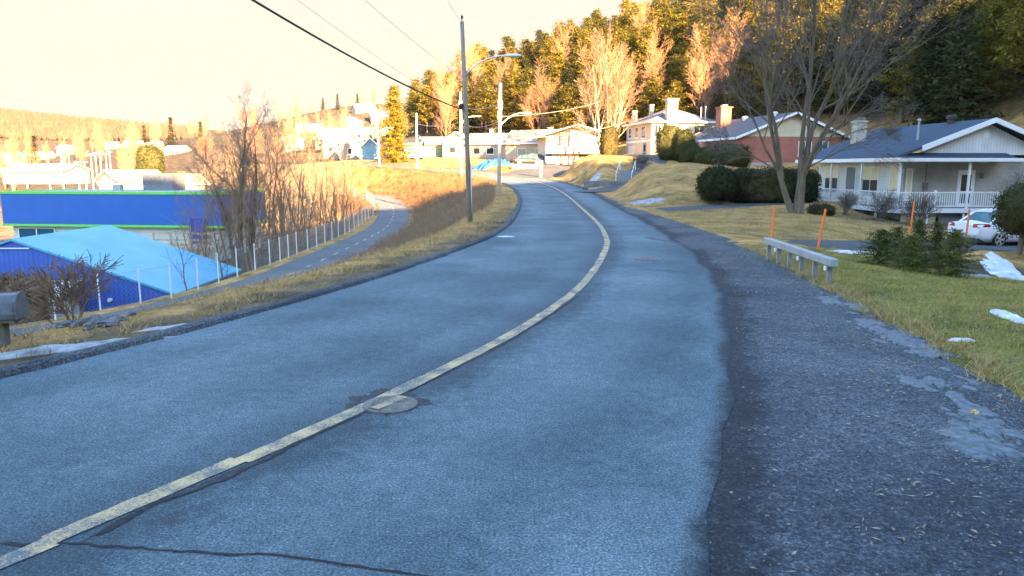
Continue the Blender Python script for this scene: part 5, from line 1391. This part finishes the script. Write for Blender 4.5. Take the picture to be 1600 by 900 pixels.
window(h, 'front', 6.6, 1.0, 1.5, 1.5, w, d); window(h, 'front', 8.7, .5, 1.3, 2.0, w, d, frame='white_paint', pane='blue_glass')
chimney(roof, 3.6, 10.3, 3.6, 6.5, 1.25, 'red_brick'); a = MB(); a.box(3.3, 3.9, 10.0, 10.6, 6.62, 6.85); a.build('chimney_cap', 'concrete', roof)
for x, y, z in ((5.0, 8, 4.8), (5.2, 2.4, 4.9)):
    a = MB(); a.lathe([(.22, z), (.22, z + .4), (.34, z + .42), (.34, z + .6), (.2, z + .68)], c=(x, y, 0), sides=10); a.build('roof_vent', 'white_metal', roof)

# ---- cream two-storey house
def hip(h, w, d, z, rise, roof, over=.5, thick=.16, fascia='white_paint'):
    a = MB(); o = over; m_ = min(w, d) / 2
    if w >= d: r0, r1 = (m_, d / 2), (w - m_, d / 2)
    else: r0, r1 = (w / 2, m_), (w / 2, d - m_)
    b0 = [(-o, -o, z), (w + o, -o, z), (w + o, d + o, z), (-o, d + o, z)]
    A_, B_ = (r0[0], r0[1], z + rise), (r1[0], r1[1], z + rise)
    a.v = b0 + [A_, B_]
    a.f = [(3, 2, 1, 0)] + ([(0, 1, 5, 4), (1, 2, 5), (2, 3, 4, 5), (3, 0, 4)] if w >= d else [(0, 1, 4), (1, 2, 5, 4), (2, 3, 5), (3, 0, 4, 5)])
    r_ = a.build('roof', roof, h)
    a = MB(); t = .05
    a.box(-o - t, w + o + t, -o - t, -o, z - .2, z + .02); a.box(-o - t, w + o + t, d + o, d + o + t, z - .2, z + .02)
    a.box(-o - t, -o - .001, -o, d + o, z - .2, z + .02); a.box(w + o + .001, w + o + t, -o, d + o, z - .2, z + .02); a.build('fascia', fascia, r_)
    return r_
h = thing('two_storey_house', 'cream two-storey house with grey hip roof and broad front chimney', 'house', (19.2, 104.0, 4.0), R(10))
w, d = 9.2, 10.5
a = MB(); a.box(0, w, 0, d, -1.2, 4.7); a.build('wall', 'cream_stucco', h)
roof = hip(h, w, d, 4.72, 2.2, 'grey_shingle')
a = MB(); a.box(-.06, -.003, 0, d, 2.0, 2.25); a.build('band', 'white_paint', h)
for x, z, ww, hh in ((1.0, 2.7, 1.3, 1.5), (4.0, 2.7, 1.2, 1.5), (6.6, 2.5, 1.6, 1.7)): window(h, 'left', x, z, ww, hh, w, d)
garage(h, 'left', 1.0, -.6, 2.8, 2.2, w, d, 'white_boards'); door(h, 'left', 7.6, -.3, 1.0, 2.1, w, d, mat='blue_boards')
window(h, 'front', 6.3, 3.1, 1.4, 1.1, w, d, frame='dark_trim'); window(h, 'front', .4, 2.6, 1.0, 1.6, w, d)
a = MB(); a.box(2.0, 3.5, -.75, -.003, -1.2, 5.1); a.box(2.05, 3.45, -.7, 0.35, 5.101, 7.5); a.box(1.93, 3.57, -.8, .45, 7.501, 7.75); a.build('chimney', 'cream_stucco', h)
chimney(roof, 1.6, 4.5, 5.4, 7.2, .5, 'cream_stucco', name='vent_stack'); chimney(roof, .5, 8.6, 5.0, 6.6, .6, 'concrete', name='vent_stack')
pipe(roof, 8.0, .4, 5.0, 6.7, .06, 'white_metal'); pipe(roof, 7.4, .5, 5.0, 6.6, .06, 'white_metal')

# ---- balcony house behind the birch
p = at(853, 258, 112)
h = thing('balcony_house', 'split-level house with low gable and long balcony beside the birch', 'house', (p.x, p.y, 2.7), R(6))
w, d = 9.0, 9.0
roof = gable(h, w, d, 0, 4.6, 1.3, 'y', 'cream_stucco', 'pale_roof', over=1.3, gable_mat='cream')
a = MB(); a.box(-.2, w + .4, -1.2, -.003, 1.75, 2.05); bal = a.build('balcony', 'concrete', h)
a = MB(); a.box(-.2, w + .4, -1.2, -1.15, 2.051, 2.85); a.build('balcony_panel', 'white_boards', bal)
for x, ww in ((.7, 1.1), (2.2, 1.0), (3.6, 1.3), (6.0, 1.4)): window(h, 'front', x, 2.3, ww, 1.9, w, d, curtain=.96, bars=0)
for x, ww in ((.9, .7), (2.0, .7), (3.1, .7)): window(h, 'front', x, .15, ww, 1.5, w, d, curtain=.96, bars=0)
door(h, 'front', .02, .0, .8, 1.7, w, d, mat='blue_boards', pane=False); garage(h, 'front', 5.0, 0, 3.0, 1.6, w, d, 'dark_trim')

# ---- row of far bungalows across the street
def bungalow(label, px, py, Y_, w, d, hh, rise, axis, wall, roof, rz, gm=None, chim=None, garg=None, wins=(), zadd=0, group='bungalows across the far street'):
    p = at(px, py, Y_)
    h = thing('bungalow', label, 'house', (p.x, p.y, p.z + zadd), R(rz), group)
    r_ = gable(h, w, d, -.4, hh, rise, axis, wall, roof, over=.5, gable_mat=gm)
    for (f, x, z, ww, h2) in wins: window(h, f, x, z, ww, h2, w, d, bars=0)
    if chim: chimney(r_, chim[0], chim[1], hh + .2, hh + rise + chim[2], .6, chim[3])
    if garg: garage(h, 'front', garg[0], -.05, garg[1], 2.1, w, d, garg[2])
    return h
bungalow('cream bungalow with pale roof and blue gable end across the street', 790, 253, 126, 8.2, 7.5, 3.2, 2.0, 'x', 'tan_boards', 'pale_roof', -24, 'blue_boards', (6.5, 4, .4, 'cream_stucco'), None, (('front', 2.2, 1.0, 1.6, 1.2), ('left', 3.0, .8, .9, 1.6), ('front', 5.3, .8, 1.6, 1.4)))
bungalow('beige bungalow with chimney behind the two crossing poles', 733, 250, 136, 7.5, 7, 3.0, 1.7, 'x', 'tan_boards', 'pale_roof', -10, None, (3.4, 4, .8, 'white_paint'), None, (('front', .8, 1.0, 1.3, 1.2), ('front', 3.2, 1.0, 1.4, 1.2)))
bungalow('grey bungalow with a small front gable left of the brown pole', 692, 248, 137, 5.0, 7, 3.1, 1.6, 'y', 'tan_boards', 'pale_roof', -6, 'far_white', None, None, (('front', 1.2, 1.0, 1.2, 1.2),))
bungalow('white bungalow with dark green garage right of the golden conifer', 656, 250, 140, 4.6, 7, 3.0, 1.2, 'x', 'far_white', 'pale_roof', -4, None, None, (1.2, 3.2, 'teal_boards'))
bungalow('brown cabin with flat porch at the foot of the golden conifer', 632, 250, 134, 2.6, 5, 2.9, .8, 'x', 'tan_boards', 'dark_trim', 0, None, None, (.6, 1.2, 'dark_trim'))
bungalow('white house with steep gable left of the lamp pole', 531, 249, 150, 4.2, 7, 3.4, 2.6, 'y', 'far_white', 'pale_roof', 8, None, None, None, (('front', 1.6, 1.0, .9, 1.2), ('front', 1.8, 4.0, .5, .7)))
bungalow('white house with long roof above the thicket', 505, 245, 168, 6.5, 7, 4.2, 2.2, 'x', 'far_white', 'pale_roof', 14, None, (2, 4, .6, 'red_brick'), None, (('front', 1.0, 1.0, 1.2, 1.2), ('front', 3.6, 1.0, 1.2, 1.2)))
bungalow('small blue-grey shed house between lamp pole and conifer', 566, 249, 138, 3.0, 4, 2.4, 1.4, 'y', 'blue_boards', 'grey_shingle', 10)
# ---- houses on the far hillside and across the valley
fh = []
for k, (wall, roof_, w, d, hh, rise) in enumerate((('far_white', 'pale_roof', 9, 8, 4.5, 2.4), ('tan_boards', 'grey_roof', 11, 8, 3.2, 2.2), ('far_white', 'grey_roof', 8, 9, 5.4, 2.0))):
    h = thing('hillside_house', '', 'house', (0, 0, -100), 0, 'houses across the valley')
    gable(h, w, d, -3, hh, rise, 'y' if k == 2 else 'x', wall, roof_, over=.5)
    for x in (1.2, w - 3.0): window(h, 'front', x, 1.0, 1.7, 1.4, w, d, bars=0, fw=.1)
    if hh > 4: window(h, 'front', w / 2 - .8, 3.0, 1.6, 1.2, w, d, bars=0, fw=.1)
    door(h, 'front', w / 2 - .5, 0, 1, 2.1, w, d, mat='dark_trim', pane=False)
    fh.append(h)
def ground_at(px, Y_):
    x = (px - 800) / FPX * Y_ * 1.0; return x, Y_, gz(x, Y_)
FH = [(498, 240, 0, 'white house lowest on the far hillside above the thicket'), (520, 215, 0, 'white house in the middle of the far hillside'), (470, 300, 1, 'cream house highest at the left of the far hillside'), (540, 300, 2, 'tall white house near the top of the far hillside'),
      (562, 330, 1, 'cream house at the very top of the far hillside'), (585, 310, 0, 'white house at the top right of the far hillside'), (575, 250, 1, 'cream house just left of the golden conifer up the hillside'), (548, 225, 0, 'white house below the hilltop left of the lamp pole'), (450, 250, 2, 'tall white house half hidden by the thicket treetops'),
      (15, 330, 0, 'white house at the far left edge across the valley'), (60, 350, 1, 'long cream house left of the lone valley fir'), (100, 380, 2, 'tall white house behind the valley light masts'), (175, 420, 0, 'white house right of the light masts'), (205, 390, 1, 'cream house above the rooftop unit'),
      (235, 330, 0, 'white house above the blue building roof'), (265, 300, 1, 'cream house left of the thicket across the valley'), (185, 480, 2, 'tall white house farthest up the valley'), (245, 520, 0, 'small white house farthest right up the valley'), (30, 240, 1, 'cream house nearest on the valley floor at the left')]
for k, (px, Y_, ty_, lab) in enumerate(FH):
    x, y, z = ground_at(px, Y_); src = fh[ty_]; o = copy_tree(src) if src.get('label') else src
    o.location = (x, y, z); o.rotation_euler = (0, 0, R((k * 37) % 50 - 20)); o['label'] = lab
    q_ = .72 if px < 400 else .8; o.scale = (q_, q_, q_)
# low white hall with a green patch roof on the valley floor, and pale sheds behind the blue building
bungalow('long low pale hall on the valley floor at the far left', 5, 284, 150, 13, 8, 2.2, 1.2, 'x', 'tan_boards', 'grey_roof', -6, None, None, None, (), 0, 'low buildings behind the blue building')
bungalow('pale shed with pinkish roof behind the rooftop unit', 155, 292, 118, 5, 8, 1.2, 1.3, 'y', 'tan_boards', 'pale_roof', -30, None, None, None, (), 0, 'low buildings behind the blue building')
bungalow('pale lean shed right of the rooftop unit', 250, 297, 115, 7, 7, 1.0, 1.3, 'x', 'tan_boards', 'pale_roof', 12, None, None, None, (), 0, 'low buildings behind the blue building')
# valley trees
rg = random.Random(88)
for k in range(72):
    px = rg.uniform(-20, 600); Y_ = rg.uniform(170, 520); x, y, z = ground_at(px, Y_)
    copy_tree(twigtrees[k % 3], (x, y, z - .2), rg.uniform(0, 6.28), rg.uniform(.6, 1.0), 'bare rosy tree scattered among the houses across the valley', 'bare trees across the valley')
for k, (px, Y_, s_, lab) in enumerate(((65, 300, 1.15, 'lone tall fir left of the light masts'), (228, 290, .55, 'small fir above the rooftop unit'), (237, 420, 1.0, 'dark fir on the skyline above the rooftop unit'), (277, 330, 1.2, 'tall fir left of the thicket skyline'), (325, 300, 1.0, 'fir half hidden behind the thicket'), (535, 360, .6, 'fir on the hilltop skyline right of the houses'), (512, 380, .55, 'fir on the hilltop skyline left of the houses'), (565, 345, .6, 'fir at the top of the hill by the cream house'))):
    x, y, z = ground_at(px, Y_); copy_tree(firs[k % 2], (x, y, z - .2), k, s_, lab, 'firs across the valley')
x, y, z = ground_at(243, 150); clipped('golden_cedar', 'round golden cedar bush behind the rooftop unit', [(0, 0, 4.6, 2.6, 2.4, 3.6, 2.2)], .3, 2500, 33, 'clipped_yew', 'shrub', (x, y, z), trunk=(0, 0, 2.5, .25))
# far skyline woods on the left hill: one mass nobody could count
mb = MB(); rg = random.Random(91)
for _ in range(5200):
    px = rg.uniform(-60, 330); Y_ = rg.uniform(780, 960); x = (px - 800) / FPX * Y_
    mb.v.append((x, Y_, 0))
zs = height([v[0] for v in mb.v], [v[1] for v in mb.v]); pts = mb.v; mb = MB()
for (x, y, _), z in zip(pts, zs):
    if abs(y - 840) < 12: continue
    h_ = rg.uniform(6, 13); w_ = h_ * rg.uniform(.18, .32); a0 = rg.uniform(0, 2)
    ring = [(x + w_ * math.cos(a0 + q * 1.2566) * rg.uniform(.7, 1.3), y + w_ * math.sin(a0 + q * 1.2566), z + h_ * .3 * rg.uniform(.6, 1.4)) for q in range(5)]
    for q in range(5): mb.tri(ring[q], ring[(q + 1) % 5], (x, y, z + h_)); mb.tri(ring[(q + 1) % 5], ring[q], (x, y, z - .5))
tag(mb.build('far_woods', 'far_wood'), kind='stuff')
# light masts of the sports ground
for k, (px, Y_, top) in enumerate(((27, 200, 246), (50, 210, 240), (85, 205, 243), (106, 200, 238), (130, 190, 252), (141, 190, 252), (152, 190, 240), (159, 215, 238), (166, 220, 236), (181, 225, 236), (175, 240, 240), (110, 240, 234), (118, 260, 238))):
    x, y, z = ground_at(px, Y_); zt = at(px, top, Y_).z
    o = thing('light_mast', 'thin pale mast with a crossbar on the valley floor behind the blue building', 'mast', (x, y, z), 0, 'light masts on the valley floor')
    a = MB(); a.tube([(0, 0, -.3), (0, 0, zt - z)], [.16, .11], 6); a.build('pole', 'white_paint', o); a = MB(); a.box(-.8, .8, -.06, .06, zt - z - .3, zt - z - .15); a.build('crossbar', 'white_paint', o)

# ---- blue commercial building
BD = 8.5
h = thing('blue_building', 'flat-roofed building with blue panel band and lime green trim', 'building', (-45.1, 65.6, -6.0), R(-7))
w, d, zt = 20.5, BD, 6.35
a = MB(); a.box(0.5, w - .5, .5, d - .5, -.5, zt - 3.0); a.build('wall', 'white_boards', h)
a = MB(); a.box(0, w, 0, .4, zt - 2.85, zt - .22); a.box(0, .4, .401, d, zt - 2.85, zt - .22); a.box(w - .4, w, .401, d, zt - 2.85, zt - .22); a.build('panel_band', 'blue_panel', h)
for nm, z0, z1 in (('top_trim', zt - .22, zt), ('bottom_trim', zt - 3.05, zt - 2.85)):
    a = MB(); a.box(-.06, w + .06, -.06, .46, z0, z1); a.box(-.06, .46, .461, d, z0, z1); a.box(w - .46, w + .06, .461, d, z0, z1); a.build(nm, 'lime_trim', h)
a = MB(); a.box(.461, w - .461, .461, d - .1, zt - .35, zt - .06); rfb = a.build('roof', 'grey_roof', h)
a = MB(); a.box(9.6, 12.6, 6.0, 8.2, zt - .06, zt + .35); a.box(9.6, 12.6, 6.0, 8.2, zt + .36, zt + 1.45)
for k in range(8): a.box(9.75 + k * .22, 9.87 + k * .22, 5.96, 5.999, zt + .5, zt + 1.3)
a.build('roof_unit', 'vent_grey', rfb)
for x, y, s_ in ((7.2, 5, .5), (17.9, 4, .35), (19.0, 3.2, .2)):
    a = MB(); a.box(x, x + s_ * 1.6, y, y + s_, zt - .06, zt + s_); a.build('roof_vent', 'galvanised', rfb)
T0 = lambda v: Vector((v.x, .5 - v.y, v.z))
for x in (1.0, ):
    a = MB(); a.box(x, x + 3.6, .0, .08, zt - 4.9, zt - 3.2, T0); f = a.build('window', 'white_paint', h)
    for k in range(2): a = MB(); a.box(x + .1 + k * 1.75, x + 1.72 + k * 1.75, .081, .1, zt - 4.8, zt - 3.3, T0); a.build('pane', 'blue_glass', f)
a = MB(); a.box(w - 2.55, w - 1.45, -.52, .0, zt - 4.35, zt - 2.2); a.build('door', 'blue_door', h)
o = thing('wooden_deck', 'raised lumber deck with rails at the blue door', 'deck', (-45.6, 65.6, -6.0), R(-7))
a = MB(); a.box(w - 4.5, w + 1.2, -2.2, -.53, zt - 4.56, zt - 4.36); a.build('deck_floor', 'lumber', o)
a = MB()
for z in (zt - 3.95, zt - 3.4): a.box(w - 4.5, w + 1.2, -2.2, -2.12, z, z + .16); a.box(w + 1.1, w + 1.19, -2.11, -.6, z, z + .16)
a.build('rail', 'lumber', o)
for x in (w - 4.4, w - 2.9, w - 1.3, w - .1, w + 1.0):
    a = MB(); a.box(x, x + .12, -2.3, -2.201, zt - 6.6, zt - 3.25); a.build('post', 'lumber', o)

# ---- blue shed with the sky-blue roof
h = thing('blue_shed', 'ribbed blue building with a broad sky-blue sheet metal roof', 'building', (-29.6, 33.2, -5.6), 0)
w, d = 14.2, 7.9; ze, zr = 2.3, 4.75
a = MB(); a.poly_prism([(0, 0, 1.5), (w, 0, 1.5), (w, 0, ze), (w / 2, 0, zr), (0, 0, ze)], (0, d, 0)); a.build('wall', 'blue_ribs', h)
a = MB(); a.box(.02, w - .02, .02, d - .02, -.6, 1.499); a.build('foundation', 'white_paint', h)
a = MB()
for s in (0, 1):
    X_ = (lambda q: q) if s == 0 else (lambda q: w - q)
    a.poly_prism([(X_(-.15), -.12, ze - .05), (X_(w / 2), -.12, zr), (X_(w / 2), -.12, zr + .1), (X_(-.15), -.12, ze + .05)], (0, d + .3, 0))
rf = a.build('roof', 'sheet_roof', h)
a = MB(); a.box(6.3, 7.9, -.16, -.123, zr - .35, zr - .3); 
a.build('ridge_trim', 'white_metal', rf)
a = MB(); a.lathe([(.09, 0), (.09, .14)], c=(11.3, -.15, 2.05), sides=10, axis='Y'); a.build('wall_vent', 'white_metal', h)
o = thing('lean_to', 'low white lean-to roof in front of the blue gable wall', 'shed', (-26.5, 29.0, -5.2))
a = MB(); a.box(0, 7.2, 0, 3.4, -.5, 1.9); a.build('wall', 'concrete', o); a = MB(); a.poly_prism([(-.3, -.3, 1.92), (-.3, 3.5, 2.55), (-.3, 3.5, 2.68), (-.3, -.3, 2.05)], (7.8, 0, 0)); a.build('roof', 'snow', o)

# ------------------------------------------------------------------ cars
def car(label, loc, rz, paint, L=4.55, H=1.45, W=1.78, group=None):
    o = thing('car', label, 'car', loc, rz, group)
    # body: stations along the length, nose at +x
    st = [(-L/2, .52, .88, .70), (-L/2 + .05, .36, .98, .78), (-L/2 + .35, .24, 1.03, .86), (-L/2 + .8, .22, .98, .89), (-.6, .20, .94, .89), (.5, .20, .92, .89), (1.1, .21, .90, .88), (1.7, .22, .80, .86), (2.05, .26, .70, .80), (L/2 - .03, .34, .58, .70), (L/2, .42, .52, .62)]
    a = MB(); nsec = 9
    for x, z0, z1, hw in st:
        hw *= W / 1.78
        for k in range(nsec):
            t = k / (nsec - 1)
            y_, z_ = [(-hw * .9, z0), (-hw * .985, z0 + (z1 - z0) * .25), (-hw, z0 + (z1 - z0) * .6), (-hw * .95, z0 + (z1 - z0) * .9), (0, z1 + .03), (hw * .95, z0 + (z1 - z0) * .9), (hw, z0 + (z1 - z0) * .6), (hw * .985, z0 + (z1 - z0) * .25), (hw * .9, z0)][k]
            a.v.append((x, y_, z_))
    for i in range(len(st) - 1):
        for k in range(nsec):
            k2 = (k + 1) % nsec; a.f.append((i * nsec + k, i * nsec + k2, (i + 1) * nsec + k2, (i + 1) * nsec + k))
    a.f.append(tuple(range(nsec))); a.f.append(tuple(range(len(st) * nsec - 1, (len(st) - 1) * nsec - 1, -1)))
    body = a.build('body', paint, o, smooth=True)
    for q_ in (-1, -2): body.data.polygons[len(body.data.polygons) + q_].use_smooth = False
    # cabin: glass loft with a painted roof
    cb = [(-1.72, .94, .70), (-1.05, 1.34, .60), (-.45, H - .02, .575), (.25, H - .02, .575), (.62, 1.32, .60), (1.28, .93, .74)]
    a = MB(); base = [(-1.72, .76), (-1.05, .79), (-.45, .80), (.25, .80), (.62, .80), (1.28, .76)]
    for (x, z, hw), (_, bw) in zip(cb, base): a.v += [(x, -bw, .9), (x, -hw, z), (x, hw, z), (x, bw, .9)]
    for i in range(5):
        for k in range(3): a.f.append((i * 4 + k, i * 4 + k + 1, i * 4 + 5 + k, i * 4 + 4 + k))
    a.build('glass', 'car_glass', o, smooth=False)
    a = MB()
    for i in (1, 2, 3):
        (x0, z0, w0), (x1, z1, w1) = cb[i], cb[i + 1]
        a.quad((x0, -w0 - .01, z0 + .012), (x1, -w1 - .01, z1 + .012), (x1, w1 + .01, z1 + .012), (x0, w0 + .01, z0 + .012))
    for s in (-1, 1):
        for i in range(5):
            (x0, z0, w0), (x1, z1, w1) = cb[i], cb[i + 1]
            a.tube([(x0, s * w0, z0 + .01), (x1, s * w1, z1 + .01)], .035, 5)
        a.tube([(-.1, s * .80, .9), (-.12, s * .585, H - .03)], .035, 5); a.tube([(-1.0, s * .8, .9), (-.75, s * .60, 1.38)], .05, 5)
    a.build('roof', paint, o)
    for x in (-1.36, 1.32):
        for s in (-1, 1):
            a = MB(); a.lathe([(.20, -.1), (.33, -.09), (.335, 0), (.33, .09), (.20, .10)], c=(x, s * (W / 2 - .10), .325), sides=22, axis='Y'); t = a.build('wheel', 'tyre', o, smooth=False)
            a = MB(); y_ = s * (W / 2 + .005)
            a.lathe([(.06, -.01), (.06, .012)], c=(x, y_, .325), sides=10, axis='Y')
            for q in range(5):
                an = q * 1.2566; c_, s_ = math.cos(an), math.sin(an)
                a.quad((x + .05 * c_ - .035 * s_, y_, .325 + .05 * s_ + .035 * c_), (x + .21 * c_ - .05 * s_, y_, .325 + .21 * s_ + .05 * c_), (x + .21 * c_ + .05 * s_, y_, .325 + .21 * s_ - .05 * c_), (x + .05 * c_ + .035 * s_, y_, .325 + .05 * s_ - .035 * c_))
            k = len(a.v)
            for q in range(22):
                an = 6.2832 * q / 22; a.v += [(x + .215 * math.cos(an), y_, .325 + .215 * math.sin(an)), (x + .245 * math.cos(an), y_ - .004 * s, .325 + .245 * math.sin(an))]
            for q in range(22):
                q2 = (q + 1) % 22; a.f.append((k + 2 * q, k + 2 * q + 1, k + 2 * q2 + 1, k + 2 * q2))
            a.build('rim', 'alloy', t)
            a = MB(); k = 0
            for q in range(13):   # wheel arch shadow gap lip
                an = math.pi * q / 12; a.v += [(x + .345 * math.cos(an), s * (W / 2 - .03), .33 + .345 * math.sin(an)), (x + .40 * math.cos(an), s * (W / 2 + .004), .33 + .40 * math.sin(an))]
            for q in range(12): a.f.append((2 * q, 2 * q + 1, 2 * q + 3, 2 * q + 2))
            a.build('wheel_arch', 'dark_trim', o)
    for s in (-1, 1):
        a = MB(); a.poly_prism([(-L/2 - .004, s * .40, .80), (-L/2 + .02, s * .72 * W / 1.78, .80), (-L/2 + .42, s * .895 * W / 1.78, .86), (-L/2 + .30, s * .885 * W / 1.78, .95), (-L/2 + .02, s * .70 * W / 1.78, .96), (-L/2 - .002, s * .42, .93)], (-.015, s * .012, 0)); a.build('tail_light', 'tail_red', o)
        a = MB(); a.box(.95, 1.15, s * .93 - .09, s * .93 + .09, .95, 1.08); a.build('mirror', paint, o, bevel=.03)
        a = MB()
        for xx in (-.72, .18): a.box(xx - .09, xx + .09, s * .898 * W / 1.78 - .012, s * .898 * W / 1.78 + .012, .80, .825)
        a.build('handle', paint, o)
    a = MB(); a.box(-L/2 - .02, -L/2 + .3, -.7, .7, .24, .38); a.build('bumper', 'dark_trim', o)
    return o
cx, cy = 20.3, 30.4
car('white sedan parked in the driveway beside the porch', (cx, cy, gz(cx, cy) + .0), R(18), 'car_white')
p = at(822, 261, 108); car('black car parked in front of the cream bungalow', (p.x, p.y, gz(p.x, p.y) + .02), R(20), 'car_black')
p = at(838, 258, 114); car('silver car parked by the balcony house', (p.x, p.y, gz(p.x, p.y) + .02), R(60), 'car_silver')
p = at(645, 253, 131); car('white car parked at the foot of the golden conifer', (p.x, p.y, gz(p.x, p.y) + .05), R(-10), 'car_white')
# tarpaulin heap, white post sign, low wall
p = at(770, 261, 105); patch('tarpaulin', p.x, p.y, 2.9, 1.2, .1, 1.1, 'tarp', 'blue tarpaulin over a low heap across the street', 'tarp', 51)
p = at(845, 276, 88); o = thing('post_box', 'white paddle-shaped post box at the street corner', 'post', (p.x, p.y, gz(p.x, p.y)))
a = MB(); a.box(-.11, .11, -.11, .11, -.2, 1.4); a.build('post', 'white_paint', o); a = MB(); a.box(-.22, .22, -.15, .15, 1.401, 2.1); a.build('box', 'white_paint', o, bevel=.04)
p = at(800, 270, 100); a = MB(); a.box(0, 3.4, 0, .4, -.3, .7); o = a.build('low_wall', 'concrete'); o.location = (p.x, p.y, gz(p.x, p.y)); tag(o, 'low grey concrete wall in front of the black car', 'wall')
# mound details: snow remnants, steps, retaining wall
patch('snow_patch', *at(1010, 312, 49)[:2], 1.15, 1.5, R(10), .14, 'dirty_snow', 'broad grey snow remnant on the foot of the grassy mound', 'snow', 52, None, SNOWG)
patch('snow_patch', *at(929, 274, 74)[:2], .75, .9, R(10), .15, 'dirty_snow', 'upright grey snow remnant on the mound below the birch', 'snow', 53, None, SNOWG)
p = at(974, 287, 71); o = thing('garden_steps', 'dark garden steps climbing the mound below the white house', 'steps', (p.x, p.y, gz(p.x, p.y) - .1), R(-20))
for k in range(6):
    a = MB(); a.box(-.7, .7, k * .32, k * .32 + .5, k * .22 - .3, k * .22 + .12); a.build('step', 'lattice', o)
for s in (-1, 1):
    a = MB(); a.tube([(s * .75, .1, .1), (s * .75, .1, .9), (s * .75, 1.9, 2.1), (s * .75, 1.9, 1.2)], .03, 6); a.build('handrail', 'white_metal', o)
p = at(930, 291, 70); a = MB()
rg = random.Random(5)
for k in range(12):
    for z in range(3): a.box(k * .36 + (z % 2) * .18, k * .36 + .34 + (z % 2) * .18, rg.uniform(0, .06), .4, z * .26 - .2, z * .26 + .05)
o = a.build('retaining_wall', 'rock'); o.location = (p.x - 1.2, p.y, gz(p.x, p.y)); tag(o, 'low stone retaining wall at the foot of the mound by the steps', 'wall')

# ------------------------------------------------------------------ haze: the bright dusty air over the valley
mb = MB(); mb.box(-2600, 2600, -760, 3100, float(Z.min()) - 1, float(Z.max()) + 16)
m = bpy.data.materials.new('haze'); m.use_nodes = True; nt = m.node_tree; nt.nodes.clear()
pv_ = nt.nodes.new('ShaderNodeVolumePrincipled'); out = nt.nodes.new('ShaderNodeOutputMaterial')
pv_.inputs['Color'].default_value = (0.95, 0.93, 0.9, 1); pv_.inputs['Density'].default_value = 0.00003; pv_.inputs['Anisotropy'].default_value = 0.0
nt.links.new(pv_.outputs[0], out.inputs['Volume'])
tag(mb.build('haze', m), kind='stuff')
